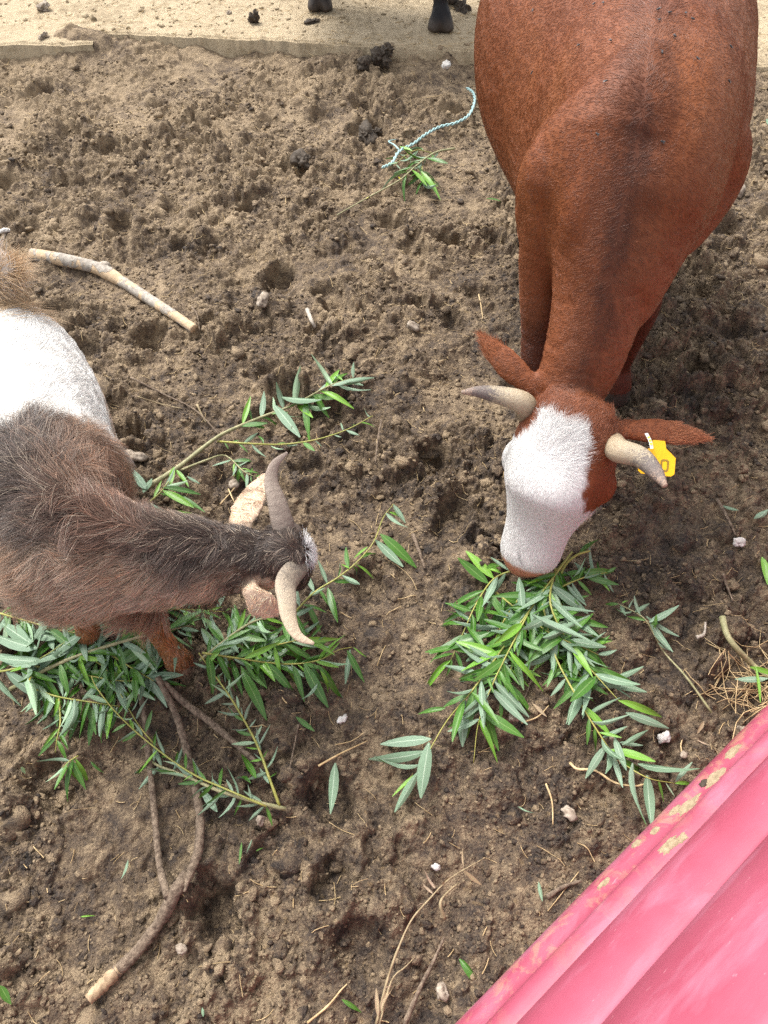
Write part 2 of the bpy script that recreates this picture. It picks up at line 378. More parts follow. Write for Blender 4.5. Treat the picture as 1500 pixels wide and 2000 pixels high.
# ------------------------------------------------------------------ the red plastic barrier in front
BAR_D = A((.777, .629, 0)); BAR_IN = A((.629, -.777, 0)); BAR_O = A(W(890, 2000, .05)); BAR_O[2] = 0
def bar_u(px, py, z): return float(np.dot(A(W(px, py, z)) - BAR_O, BAR_IN))
c0, c1, c2, c3, c4 = bar_u(890, 2000, .05), bar_u(958, 1996, .11), bar_u(1010, 1997, .18), bar_u(1170, 1993, .36), bar_u(1448, 2000, .66)
prof = [(c0 + .004, -.06), (c0, .02), (c0 + .001, .05)]
def arc(p, q, bulge, n=9):
    p, q = A(p), A(q); dv = q - p; nv = A((-dv[1], dv[0])); out = []
    for i in range(1, n + 1):
        t = i / n; out.append(tuple(p + dv * t + nv * bulge * math.sin(math.pi * t) ** .75))
    return out
prof += arc((c0 + .001, .05), (c0 + .018, .085), .10, 4) + arc((c0 + .018, .085), (c1, .11), -.10, 4)
prof += [(c1 + .008, .112)] + arc((c1 + .008, .112), (c2, .18), .30, 9) + [(c2 + .011, .184)] + arc((c2 + .011, .184), (c3, .36), .20, 14) + [(c3 + .014, .366)] + arc((c3 + .014, .366), (c4, .66), .15, 16)
prof += arc((c4, .66), (c4 + .07, .655), .35, 10) + [(c4 + .085, .36), (c4 + .10, .02), (c4 + .10, -.06)]
prof = np.array(prof); ts = np.linspace(-1.3, 2.6, 160)
V = BAR_O[None, None] + ts[:, None, None] * BAR_D + prof[None, :, :1] * BAR_IN + prof[None, :, 1:] * A((0, 0, 1))
wob = .0022 * fbm(ts[:, None] * np.ones((1, len(prof))), prof[None, :, 1] * 2 + 0 * ts[:, None], 3, 3, 300)
V = V - wob[..., None] * BAR_IN
n = len(prof); q = (np.arange(len(ts) - 1)[:, None] * n + np.arange(n - 1)[None]).ravel()
F = np.stack([q, q + 1, q + n + 1, q + n], -1).tolist(); F += [list(range(n))[::-1], [(len(ts) - 1) * n + i for i in range(n)]]
def red_plastic():
    m, nt, b = mat('worn_red_plastic'); P = pos(nt)
    mp = nd(nt, 'Mapping'); mp.inputs['Rotation'].default_value = (0, 0, -math.atan2(.629, .777)); nt.links.new(P, mp.inputs['Vector'])
    mp2 = nd(nt, 'Mapping'); mp2.inputs['Scale'].default_value = (.45, 1.6, 1.2); nt.links.new(mp.outputs[0], mp2.inputs['Vector'])
    n1 = noise(nt, mp2.outputs[0], 9, 5, .6, .3); n2 = noise(nt, mp2.outputs[0], 60, 4, .7); n3 = noise(nt, P, 7, 4, .6)
    col = ramp(nt, n3, [(.3, (.28, .046, .080)), (.7, (.32, .066, .108))])
    col = mixc(nt, math_(nt, 'MULTIPLY', ramp(nt, n1, [(.50, (0, 0, 0)), (.72, (1, 1, 1))]), .55), col, (.40, .18, .25))
    scr = ramp(nt, n2, [(.66, (0, 0, 0)), (.72, (1, 1, 1))]); col = mixc(nt, math_(nt, 'MULTIPLY', scr, .35), col, (.58, .30, .34))
    sep = nd(nt, 'SeparateXYZ'); nt.links.new(P, sep.inputs[0])
    low = nd(nt, 'MapRange', **{'From Min': .20, 'From Max': .06}); nt.links.new(sep.outputs[2], low.inputs[0])
    dirt = math_(nt, 'MULTIPLY', ramp(nt, noise(nt, P, 16, 5, .7, .5), [(.50, (0, 0, 0)), (.60, (1, 1, 1))]), low.outputs[0])
    col = mixc(nt, math_(nt, 'MULTIPLY', dirt, .45), col, (.40, .25, .14))
    nt.links.new(col, b.inputs['Base Color']); b.inputs['Specular IOR Level'].default_value = .5
    nt.links.new(ramp(nt, n1, [(.3, (.46,) * 3), (.7, (.66,) * 3)]), b.inputs['Roughness'])
    bump(nt, b, math_(nt, 'ADD', n2, math_(nt, 'MULTIPLY', dirt, 1.5)), .25, .0015); return m
M['red'] = red_plastic()
barrier = empty('plastic_barrier', tuple(BAR_O), 'long red plastic barrier with stepped ridges and mud on its lowest ledge', 'barrier')
bmesh_o = mesh_np('barrier_body', V.reshape(-1, 3) - BAR_O, F)
new_obj('barrier_body', bmesh_o, barrier, M['red'])
BARV = BVHTree.FromPolygons([tuple(v) for v in V.reshape(-1, 3)], F)
def lump_mesh(name, r, sub=2, seed=0, squash=.6, jag=.3):
    bm = bmesh.new(); bmesh.ops.create_icosphere(bm, subdivisions=sub, radius=1)
    rs = random.Random(seed); ph = [Vector((rs.gauss(0, 1), rs.gauss(0, 1), rs.gauss(0, 1))).normalized() for _ in range(9)]
    am = [rs.uniform(-jag, jag) for _ in ph]
    off = Vector((rs.uniform(0, 90), rs.uniform(0, 90), rs.uniform(0, 90)))
    for v in bm.verts:
        n_ = v.co.normalized(); k = 1 + sum(a_ * max(0, n_.dot(p_)) ** 3 for a_, p_ in zip(am, ph)) + jag * (.75 * mnoise.noise(n_ * 1.7 + off) + .5 * mnoise.noise(n_ * 4.1 + off) + .28 * mnoise.noise(n_ * 9 + off))
        v.co = Vector((n_.x * r[0], n_.y * r[1], n_.z * r[2])) * k
    me = bpy.data.meshes.new(name); bm.to_mesh(me); bm.free()
    me.polygons.foreach_set('use_smooth', np.ones(len(me.polygons), bool)); return me
for i, (px, py, z, ln, wd_, hh, m_) in enumerate([(1345, 1575, .115, .034, .013, .005, 'dry_mud'), (1395, 1520, .118, .038, .013, .005, 'dry_mud'), (1375, 1530, .122, .012, .009, .009, 'dung'),
        (1432, 1468, .115, .026, .011, .006, 'dry_mud'), (1318, 1583, .11, .016, .009, .006, 'dry_mud'), (1243, 1648, .10, .014, .010, .006, 'dry_mud'), (1280, 1622, .105, .014, .008, .004, 'dry_mud'),
        (1308, 1650, .165, .026, .013, .005, 'dry_mud'), (1332, 1636, .175, .013, .009, .005, 'dry_mud'), (1180, 1725, .10, .018, .007, .004, 'dry_mud')]):
    o3 = Vector((0, 0, CAM_H)); hit = BARV.ray_cast(o3, (W(px, py, z) - o3).normalized())
    if hit[0] is None: continue
    nn = hit[1] if hit[1].dot(o3 - hit[0]) > 0 else -hit[1]; e1 = Vector(BAR_D); e2 = nn.cross(e1).normalized(); Vm, Fm = [], []; na, nr_ = 28, 7
    rs = random.Random(900 + i); of = Vector((rs.uniform(0, 50), rs.uniform(0, 50), 3))
    for a_ in range(na):
        an = a_ / na * 2 * math.pi; k_ = 1 + .45 * mnoise.noise(Vector((math.cos(an) * 1.2, math.sin(an) * 1.2, 0)) + of) + .4 * mnoise.noise(Vector((math.cos(an) * 4, math.sin(an) * 4, 1)) + of)
        for b_ in range(nr_):
            f_ = b_ / (nr_ - 1); q_ = hit[0] + e1 * (math.cos(an) * ln * k_ * f_) + e2 * (math.sin(an) * wd_ * k_ * f_); h2 = BARV.ray_cast(q_ + nn * .05, -nn); q_ = h2[0] if h2[0] is not None else q_
            Vm.append(q_ + nn * (hh * .6 * (1 - f_ ** 4) * (.55 + .9 * abs(mnoise.noise((q_ + of) * 140))) + (.0006 if b_ < nr_ - 1 else -.0008)))
    for a_ in range(na):
        for b_ in range(nr_ - 1):
            a2 = (a_ + 1) % na; Fm.append([a_ * nr_ + b_, a_ * nr_ + b_ + 1, a2 * nr_ + b_ + 1, a2 * nr_ + b_])
    new_obj('mud_cake', mesh_np('mud_cake', [v - barrier.location for v in Vm], Fm), barrier, M[m_])

# ------------------------------------------------------------------ animals
def hair_object(name, parent, body, n, flow, colf, length, lift, radius, density=None, jitter=.25, pts=4, seed=0, root=-.0015, curl=0.0, clump=0.0, per=26):
    rg = np.random.default_rng(seed); V, Nn, T = body
    tri = V[T]; ar = .5 * np.linalg.norm(np.cross(tri[:, 1] - tri[:, 0], tri[:, 2] - tri[:, 0]), axis=1)
    if density is not None: ar = ar * density(tri.mean(1), nrm(Nn[T].mean(1)))
    idx = rg.choice(len(T), n, p=ar / ar.sum()); a, b = rg.random((2, n)); f = a + b > 1; a[f], b[f] = 1 - a[f], 1 - b[f]
    w = np.stack([1 - a - b, a, b], 1)[..., None]
    P = (tri[idx] * w).sum(1); N_ = nrm((Nn[T[idx]] * w).sum(1))
    D = flow(P, N_) + rg.normal(0, jitter, (n, 3)); D = nrm(D - (D * N_).sum(1, keepdims=True) * N_)
    L = length(P, N_) * rg.uniform(.65, 1.25, n); li = lift(P) if callable(lift) else np.full(n, lift)
    li = li * rg.uniform(.6, 1.4, n); t = np.linspace(0, 1, pts)[None, :, None]
    B = np.cross(N_, D) * (rg.normal(0, 1, (n, 1)) * curl)
    Q = P[:, None] + root * N_[:, None] + L[:, None, None] * (np.sin(li)[:, None, None] * N_[:, None] * (t - .45 * t * t) + np.cos(li)[:, None, None] * D[:, None] * t + B[:, None] * t * t)
    if clump:
        ng = max(1, n // per); kd = KDTree(ng)
        for k_ in range(ng): kd.insert(P[k_], k_)
        kd.balance(); gi = np.array([kd.find(p_)[1] for p_ in P]); Q = Q + clump * rg.uniform(.4, 1.2, (n, 1, 1)) * t ** 1.5 * (Q[gi] - Q)
    hc = bpy.data.hair_curves.new(name); hc.add_curves([pts] * n)
    hc.position_data.foreach_set('vector', np.ascontiguousarray(Q, np.float32).ravel())
    rr = hc.attributes.get('radius') or hc.attributes.new('radius', 'FLOAT', 'POINT')
    rr.data.foreach_set('value', np.ascontiguousarray(np.tile(radius * np.linspace(1, .25, pts), n), np.float32))
    c = np.clip(colf(P, N_, rg), 0, 1); at = hc.attributes.new('col', 'FLOAT_COLOR', 'CURVE')
    at.data.foreach_set('color', np.ascontiguousarray(np.hstack([c, np.ones((n, 1))]), np.float32).ravel())
    return new_obj(name, hc, parent, M['hair'])
def horn_mesh(name, pts, radii, flat=1.0, up=(0, 0, 1)):
    rings = [(*p, r, r * flat, r * flat) for p, r in zip(pts, radii)]
    V, F = loft(rings, 14, 6, up=up); me = mesh_np(name, V, F)
    nr = (len(V) - 2) // 14; al = np.concatenate([np.repeat(np.linspace(0, 1, nr), 14), [0, 1]])
    a = me.attributes.new('along', 'FLOAT', 'POINT'); a.data.foreach_set('value', al.astype(np.float32)); return me
def leg_rings(pts, rad_):
    return [(*p, r, r, r) for p, r in zip(pts, rad_)]

# --- the red-brown cow with a white face
COWB = A((.085, .996, 0)); COWR = A((.996, -.085, 0)); COWW = A((.535, 1.60, 0))
def trunk(rows, O, B, Rv):
    out = []
    for s, hw, z0, z1, off, mid in rows:
        zc = z0 + (z1 - z0) * mid; c = O + B * s + Rv * off; out.append((c[0], c[1], zc, hw, z1 - zc, zc - z0))
    return loft(out, 32, 5, right=Rv, power=2.15)
cow_trunk = trunk([(-.25, .05, .56, .68, .0, .45), (-.21, .09, .52, .75, .0, .45), (-.10, .14, .47, .90, .015, .48), (.02, .195, .44, 1.04, .03, .5), (.2, .245, .42, 1.10, .055, .5), (.45, .315, .36, 1.09, .08, .47),
                   (.75, .388, .36, 1.09, .07, .47), (1.0, .392, .46, 1.11, .06, .52), (1.2, .28, .60, 1.09, .04, .55), (1.3, .15, .72, 1.02, .02, .5), (1.34, .06, .80, .95, .02, .5)], COWW, COWB, COWR)
# neck: each row is the top line as the photograph shows it, then half width and depth
neck_rows = []
for px, py, z, hw, dep in [(1276, 60, 1.095, .10, .42), (1268, 150, 1.06, .17, .44), (1252, 265, .99, .195, .44), (1228, 400, .885, .178, .38), (1203, 520, .775, .124, .30), (1180, 640, .645, .102, .24), (1150, 735, .53, .096, .20), (1115, 800, .44, .085, .15)]:
    neck_rows.append((W(px, py, z), hw, dep))
rings = []
for i, (p, hw, dep) in enumerate(neck_rows):
    t = A(neck_rows[min(i + 1, len(neck_rows) - 1)][0]) - A(neck_rows[max(i - 1, 0)][0]); t = nrm(t)
    dn = nrm(np.cross(t, COWR)); dn = dn if dn[2] < 0 or dn[1] > 0 else -dn
    c = A(p) + dn * dep / 2; rings.append((*c, hw, dep / 2, dep / 2))
cow_neck = loft(rings, 24, 4, right=COWR)
HL0, HR0 = A(W(1030, 792, .44)), A(W(1197, 878, .42)); HMID = (HL0 + HR0) / 2; NOSE = A(W(1024, 1108, .09))
hL = nrm(NOSE - HMID); hR = HR0 - HL0; hR = nrm(hR - np.dot(hR, hL) * hL); hN = nrm(np.cross(hL, hR)); hN = hN if hN[2] > 0 else -hN
HLEN = float(np.linalg.norm(NOSE - HMID))
def HP(t, r, n): return HMID + hL * t * HLEN + hR * r + hN * n
cow_head = loft([(*HP(t, r, n), a, bu, bd) for t, r, n, a, bu, bd in [(-.16, 0, -.05, .045, .03, .05), (-.10, 0, -.05, .085, .05, .09), (.02, 0, -.045, .115, .055, .11), (.18, 0, -.045, .128, .06, .13), (.34, 0, -.045, .127, .055, .15),
      (.46, 0, -.045, .117, .052, .145), (.60, -.002, -.04, .097, .050, .11), (.72, -.003, -.035, .083, .050, .085), (.83, -.003, -.033, .080, .048, .075), (.94, -.003, -.033, .077, .044, .07), (1.02, -.003, -.036, .052, .034, .055), (1.05, 0, -.04, .03, .02, .03)]],
      24, 4, right=hR, power=2.3)
def blob(c, ax, n=12):
    c = A(c); rings = [(*(c + A(ax[0]) * math.sin(t)), ax[1] * math.cos(t) + .001, ax[1] * math.cos(t) + .001, ax[1] * math.cos(t) + .001) for t in np.linspace(-1.45, 1.45, 7)]
    return loft(rings, n, 2)
eye_bumps = [blob(HP(.33, sg * .108, -.042), (hL * .05, .038)) for sg in (-1, 1)]
eye_bumps += [loft(leg_rings([HP(.30, sg * .085, -.03), HP(.45, sg * .078, -.032), HP(.60, sg * .052, -.022)], [.036, .030, .018]), 12, 3, up=hN) for sg in (-1, 1)]
eye_bumps.append(loft(leg_rings([HP(-.06, -.07, -.035), HP(-.09, 0, -.02), HP(-.06, .07, -.035)], [.045, .05, .045]), 14, 3, up=hN))
eye_bumps.append(loft(leg_rings([HP(.45, -.005, -.004), HP(.65, -.005, .006), HP(.85, -.004, .002)], [.03, .022, .018]), 12, 3, up=hN))
jaw = loft([(*HP(t, 0, n), a, b, b) for t, n, a, b in [(.18, -.14, .07, .05), (.35, -.155, .075, .05), (.6, -.125, .05, .04), (.85, -.095, .045, .03), (.96, -.08, .03, .02)]], 16, 3, right=hR)
def ear(base, tip, upv, wid, thick, cup=0.0):
    base, tip = A(base), A(tip); d = tip - base
    return loft([(*(base + d * t + A(upv) * cup * math.sin(t * 3.1)), wid * w, thick * h, thick * h) for t, w, h in [(-.18, .5, 2.0), (0, .55, 1.7), (.2, .78, 1.2), (.45, 1, 1), (.7, .8, .8), (.88, .45, .6), (1, .14, .4)]], 14, 4, up=upv)
EARL = ear(W(1052, 768, .43), W(934, 652, .50), nrm(A((-.5, -.55, .6))), .040, .012, .012)
EARR_B, EARR_T = W(1195, 838, .41), W(1388, 856, .415)
EARR = ear(EARR_B, EARR_T, nrm(A((.1, -.35, .9))), .037, .012, .012)
def foreleg(pts, k=1.0): return loft(leg_rings(pts, [r * k for r in (.062, .062, .050, .046, .048, .036, .034, .045, .052, .056)]), 16, 4, up=(0, 1, 0))
fl = [W(1075, 330, .86), W(1068, 430, .74), W(1052, 540, .58), W(1052, 640, .44), W(1053, 715, .34), W(1056, 780, .20), W(1058, 820, .12), W(1060, 840, .085), W(1062, 858, .045), W(1064, 872, -.005)]
fr = [A((.71, 1.70, .80)), A((.715, 1.70, .70)), A((.72, 1.71, .58)), A((.73, 1.72, .44)), A((.735, 1.73, .34)), A((.735, 1.74, .2)), A((.735, 1.75, .12)), A((.735, 1.745, .085)), A((.735, 1.735, .045)), A((.735, 1.725, -.005))]
shoulders = [loft(leg_rings([W(*q_) for q_ in pts], rr), 18, 4, up=(0, 1, 0)) for pts, rr in (
    ([(1120, 230, .93), (1092, 320, .86), (1074, 400, .76), (1062, 470, .66)], [.03, .082, .082, .06]),
    ([(1370, 200, .92), (1392, 270, .85), (1385, 345, .76), (1345, 425, .68), (1310, 480, .64)], [.03, .078, .08, .07, .05]))]
shoulders.append(loft(leg_rings([W(1325, 260, .92), W(1300, 380, .82), W(1270, 490, .71), W(1245, 590, .61)], [.06, .065, .05, .035]), 16, 4, up=(0, 1, 0)))
shoulders.append(loft(leg_rings([W(1170, 300, .92), W(1140, 420, .82), W(1130, 520, .71), W(1125, 610, .61)], [.06, .055, .04, .03]), 16, 4, up=(0, 1, 0)))
def hindleg(x, y):
    return loft(leg_rings([A((x, y - .02, .86)), A((x, y - .08, .70)), A((x, y - .06, .56)), A((x, y + .05, .43)), A((x, y + .11, .36)), A((x, y + .07, .2)), A((x, y + .05, .11)), A((x, y + .03, .07)), A((x, y + .01, -.005))],
                          [.16, .13, .09, .062, .052, .038, .038, .048, .056]), 16, 4, up=(0, 1, 0))
cow_me = remeshed('cow_body', [cow_trunk, cow_neck, cow_head, jaw, EARL, EARR, foreleg(fl), foreleg(fr), hindleg(.57, 2.55), hindleg(.86, 2.5)] + eye_bumps + shoulders, .0075, 14)
cow = new_obj('cow', cow_me, None, M['skin'])
tag(cow, 'red brown cow with white face and horns, eating willow leaves', 'cow')
def displace(me, fn):
    V, N_, T = mesh_arrays(me); V = V + N_ * fn(V)[:, None]; me.vertices.foreach_set('co', np.ascontiguousarray(V, np.float32).ravel()); me.update(); return mesh_arrays(me)
def cow_relief(P):
    t = (P - A(W(1226, 400, .89))) @ nrm(A(W(1150, 735, .53)) - A(W(1226, 400, .89))); nk = smoothstep(-.02, .12, t) * smoothstep(.62, .5, t) * (P[:, 1] < 1.62) * (np.abs(P[:, 0] - .5) < .22) * (P[:, 2] > .25)
    q_ = t * 105 + 2.2 * fbm(P[:, 0], P[:, 2], 9, 3, 480) * 3; wr = -np.maximum(0, np.sin(q_)) ** 6 * (.5 + fbm(P[:, 0], P[:, 1] + P[:, 2], 11, 2, 481))
    return .0022 * nk * wr + .005 * fbm(P[:, 0] + P[:, 1], P[:, 2] - P[:, 1] * .5, 7, 3, 482) * smoothstep(.3, .6, P[:, 2]) * (P[:, 1] > 1.35)
cowA = displace(cow_me, cow_relief)
SP = catmull(A([list(W(px, py, z)) for px, py, z in [(1290, -200, 1.1), (1288, -60, 1.11), (1280, 30, 1.11), (1270, 110, 1.09), (1254, 255, 1.0), (1222, 400, .89), (1196, 520, .775), (1175, 640, .645), (1140, 745, .52), (1100, 800, .44)]]), 8)
def dist_to(P, Q):
    d = np.full(len(P), 9.0); j = np.zeros(len(P), int)
    for i, q_ in enumerate(Q):
        e = np.linalg.norm(P - q_, axis=1); k = e < d; d[k] = e[k]; j[k] = i
    return d, j
def sn(P, sc, seed): return fbm(P[:, 0] + .7 * P[:, 2], P[:, 1] - .6 * P[:, 2], sc, 3, seed)
def head_uv(P): q_ = P - HMID; return q_ @ hL / HLEN, q_ @ hR, q_ @ hN
def white_face(P):
    t, r, n_ = head_uv(P); jit = .012 * sn(P, 60, 401) + .008 * sn(P, 170, 402)
    top = smoothstep(-.10, -.05, t + jit * 2)
    hw = np.interp(t, [-.1, .0, .12, .25, .4, .5, .6, .7], [.050, .070, .090, .110, .114, .128, .2, .3]); c = np.interp(t, [-.1, .1, .3, .5], [-.012, -.018, -.025, -.012])
    hwl = np.interp(t, [-.1, .05, .15, .25], [.05, .06, .09, .2])
    rr = r - c + jit; m = np.where(rr > 0, smoothstep(hw + .006, hw - .006, rr), smoothstep(hwl + .006, hwl - .006, -rr))
    near = smoothstep(-.14, -.12, n_) + (t > .55); return np.clip(m * top * np.clip(near, 0, 1), 0, 1) * (np.abs(r) < .16) * (t < 1.3) * (n_ > -.3) * (t > -.2)
def cow_color(P):
    base = np.tile(A((.178, .050, .0145)), (len(P), 1)); n1 = sn(P, 5, 410)
    base = mix(base, A((.235, .076, .024)), smoothstep(-.1, .6, n1) * .6)
    d, j = dist_to(P, SP); fr_ = j / len(SP)
    neck = smoothstep(.55, .75, fr_) * (d < .45); base = mix(base, A((.230, .076, .032)), neck * .7)
    jit = .018 * sn(P, 40, 420)
    stripe = smoothstep(.036, .010, d + jit) * np.interp(fr_, [0, .3, .45, .6, .8, .95, 1], [.2, .3, .8, .9, .65, .45, 0]); base = mix(base, A((.042, .014, .008)), stripe * .72)
    topd = smoothstep(.10, .03, d + jit) * np.interp(fr_, [0, .35, .5, .7, 1], [.3, .3, .35, .1, 0]); base = mix(base, A((.075, .023, .012)), topd)
    leg = smoothstep(.58, .40, P[:, 2]) * (P[:, 1] > 1.46) * (np.abs(P[:, 0] - .64) < .5); base = mix(base, A((.070, .018, .009)), leg * .85)
    hoofm = (P[:, 2] < .055) * leg; base = mix(base, A((.05, .04, .03)), hoofm)
    t, r, n_ = head_uv(P); head = smoothstep(-.25, -.1, t) * (np.abs(r) < .3) * (P[:, 1] < 1.45)
    base = mix(base, A((.19, .052, .016)), head * .8)
    w = white_face(P); base = mix(base, A((.69, .675, .65)), w)
    sm = smoothstep(.25, .6, sn(P, 38, 430)) * np.exp(-((r + .005) / .03) ** 2) * (np.exp(-((t - .62) / .06) ** 2) + np.exp(-((t - .88) / .05) ** 2)); base = mix(base, A((.2, .18, .18)), np.clip(sm * w, 0, 1) * .7)
    pink = smoothstep(.955, .985, t + .02 * sn(P, 30, 440)) * (np.abs(r) < .1) * (t < 1.3) * w; base = mix(base, A((.55, .25, .155)), pink)
    for sg in (-1, 1): base = mix(base, A((.07, .022, .016)), smoothstep(.016, .008, np.linalg.norm((P - HP(.985, sg * .046, -.004)) * 1.0, axis=1)))
    er = np.linalg.norm((P - HP(.46, -.120, -.072)), axis=1); base = mix(base, A((.10, .03, .015)), smoothstep(.026, .012, er) * .85)
    return base
set_color(cow_me, 'coat', cow_color(cowA[0]))
WHORL = HP(.22, -.018, .02)
def cow_flow(P, N_):
    t, r, n_ = head_uv(P); face = smoothstep(-.15, -.05, t)[:, None] * (np.abs(r) < .2)[:, None] * (P[:, 1] < 1.4)[:, None]
    rd = nrm(P - WHORL); d, j = dist_to(P, SP); side = np.sign((P - SP[j]) @ COWR)[:, None]
    b = COWB[None] * .55 + A((0, 0, -.5)) + side * COWR * .25 + .25 * np.stack([sn(P, 7, 460), sn(P, 7, 461), sn(P, 7, 462)], 1)
    return b * (1 - face) + face * (rd + hL[None] * np.where(t > .3, .6, 0)[:, None])
def cow_hair_col(P, N_, rg):
    c = cow_color(P); k = rg.normal(1, .16, (len(P), 1)); w = white_face(P)[:, None]
    k = rg.lognormal(0, .08, (len(P), 1)); hl = (rg.random((len(P), 1)) < .04) * A((.10, .055, .032))
    return np.where(w > .5, c * rg.uniform(.9, 1.08, (len(P), 1)), c * k + hl * .8)
def cow_vis(C, N_):
    v = nrm(A((0, 0, CAM_H)) - C); return np.where((N_ * v).sum(1) > -.35, 1, .05) * np.where(white_face(C) > .5, 2.2, 1)
def cow_len(P, N_):
    w = white_face(P); t, r, n_ = head_uv(P); d, j = dist_to(P, SP)
    L = .0070 + .008 * smoothstep(.09, .02, d) + w * -.001 + .009 * smoothstep(.25, .0, np.abs(t)) * (np.abs(r) < .12) * (P[:, 1] < 1.35); L = np.where(t > .8, .006, L); return L
hair_object('coat_hair', cow, cowA, 240000, cow_flow, cow_hair_col, cow_len, .13, .00042, cow_vis, .16, 3, 3, root=.0006, clump=.22)
tuft = lambda C, N_: np.exp(-((head_uv(C)[0] + .05) / .10) ** 2) * (np.abs(head_uv(C)[1]) < .11) * (head_uv(C)[2] > -.09) * (C[:, 1] < 1.35) + 1e-9
hair_object('poll_hair', cow, cowA, 4500, lambda P, N_: nrm(P - WHORL), cow_hair_col, lambda P, N_: np.full(len(P), .024), .4, .00042, tuft, .35, 5, 5, curl=.25, clump=.5)
earv = lambda C, N_: (np.linalg.norm(C - A(EARR_T), axis=1) < .11) * 1.0 + (np.linalg.norm(C - A(W(934, 652, .5)), axis=1) < .08) + 1e-9
hair_object('ear_hair', cow, cowA, 2500, lambda P, N_: np.where((P[:, :1] > .5), nrm(A(EARR_T) - A(EARR_B)), A((-.6, .3, .6))), lambda P, N_, rg: np.tile(A((.34, .12, .05)), (len(P), 1)) * rg.normal(1, .2, (len(P), 1)), lambda P, N_: np.full(len(P), .022), .35, .0004, earv, .25, 4, 6)
jt = lambda C, N_: np.exp(-(np.linalg.norm(C - HP(.52, .105, -.11), axis=1) / .03) ** 2) + 1e-9
hair_object('cheek_hair', cow, cowA, 500, lambda P, N_: hL[None] + hR[None] * .5, lambda P, N_, rg: np.tile(A((.74, .67, .62)), (len(P), 1)), lambda P, N_: np.full(len(P), .026), .6, .00042, jt, .2, 4, 8)
new_obj('horn', horn_mesh('horn', [HP(.02, -.105, -.02)] + [A(W(*q_)) for q_ in [(1020, 786, .455), (975, 772, .465), (935, 765, .475), (902, 766, .485)]], [.028, .027, .022, .014, .004], 1.0, hN), cow, M['cow_horn'])
new_obj('horn', horn_mesh('horn', [HP(.03, .105, -.02)] + [A(W(*q_)) for q_ in [(1208, 880, .44), (1250, 893, .455), (1280, 922, .465), (1299, 949, .47)]], [.029, .028, .024, .017, .006], 1.0, hN), cow, M['cow_horn'])
em, ent, eb = mat('dark_eye'); eb.inputs['Base Color'].default_value = (.012, .008, .006, 1); eb.inputs['Roughness'].default_value = .08
for sg in (-1, 1):
    o = new_obj('eye', lump_mesh('eye', (.019, .019, .019), 3, 1, 1, 0), cow, em); o.location = Vector(HP(.45, sg * .115, -.078))
# ear tags
et = nrm(A(EARR_T) - A(EARR_B)); tagN = nrm(A((-.08, -.50, .86))); tagX = nrm(et - np.dot(et, tagN) * tagN); tagY = np.cross(tagN, tagX)
TC = A(W(1284, 898, .40))
sx = .0395
out2 = [(-.040, -.028), (.028, -.034), (.038, -.030), (.042, .000), (.040, .012), (.022, .030), (.015, .045), (-.012, .045), (-.020, .03), (-.040, .012), (-.046, 0)]
out2 = [(-.042, -.030), (-.034, -.036), (.034, -.036), (.041, -.030), (.041, .008), (.030, .018), (.018, .028), (.014, .046), (-.014, .046), (-.018, .028), (-.034, .016), (-.042, .008)]
bm = bmesh.new(); vs_ = [bm.verts.new(x * tagX + y * tagY) for x, y in out2]; f = bm.faces.new(vs_)
r_ = bmesh.ops.extrude_face_region(bm, geom=[f]); bmesh.ops.translate(bm, verts=[v for v in r_['geom'] if isinstance(v, bmesh.types.BMVert)], vec=Vector(-tagN * .0016)); bmesh.ops.recalc_face_normals(bm, faces=bm.faces)
tm = bpy.data.meshes.new('ear_tag'); bm.to_mesh(tm); bm.free()
M['tag'] = simple('yellow_tag_plastic', (.80, .42, .004), (.86, .47, .008), 30, .4, .0004)
M['ink'] = simple('tag_ink', (.20, .12, .01), (.27, .16, .015), 80, .6, .0002)
M['clip'] = simple('pale_metal_clip', (.55, .56, .52), (.75, .76, .70), 60, .35, .0004)
tg = new_obj('ear_tag', tm, cow, M['tag']); tg.location = Vector(TC); tg['label'] = 'yellow ear tag with a 0'
def ring_digit(cx, cy, w, h, st):
    V, F = [], []
    def rr(w, h, c): return [(-w+c, -h), (w-c, -h), (w, -h+c), (w, h-c), (w-c, h), (-w+c, h), (-w, h-c), (-w, -h+c)]
    o_, i_ = rr(w, h, .004), rr(w - st, h - st, .0015)
    for x, y in o_ + i_: V.append((cx + x) * tagX + (cy + y) * tagY + .0009 * tagN)
    for x, y in o_ + i_: V.append((cx + x) * tagX + (cy + y) * tagY + .0002 * tagN)
    for k in range(8):
        k2 = (k + 1) % 8; F += [[k, k2, 8 + k2, 8 + k], [16 + k, k, k2, 16 + k2][::-1]]
    return mesh_np('digit', np.array(V), F, False)
new_obj('digit', ring_digit(.017, -.012, .0095, .0145, .0042), tg, M['ink'])
cA, cB = A(W(1262, 846, .435)), A(W(1276, 884, .432)); cx_ = nrm(cB - cA); cz_ = nrm(A((0, -.6, .8))); cy_ = np.cross(cz_, cx_)
Vc = [cA + cx_ * (.046 * i / 5) + cy_ * .0045 * sg + cz_ * (.007 * math.sin(i / 5 * 3.14) + dz) for dz in (0, -.0015) for i in range(6) for sg in (-1, 1)]
Fc = [[2*i, 2*i+1, 2*i+3, 2*i+2] for i in range(5)] + [[12+2*i, 14+2*i, 15+2*i, 13+2*i] for i in range(5)] + [[2*i, 2*i+2, 14+2*i, 12+2*i] for i in range(5)] + [[2*i+1, 13+2*i, 15+2*i, 3+2*i] for i in range(5)]
clip = new_obj('ear_clip', mesh_np('ear_clip', np.array(Vc), Fc, False), cow, M['clip'])
M['clip_print'] = simple('clip_print', (.55, .58, .03), (.68, .70, .05), 90, .5, .0002)
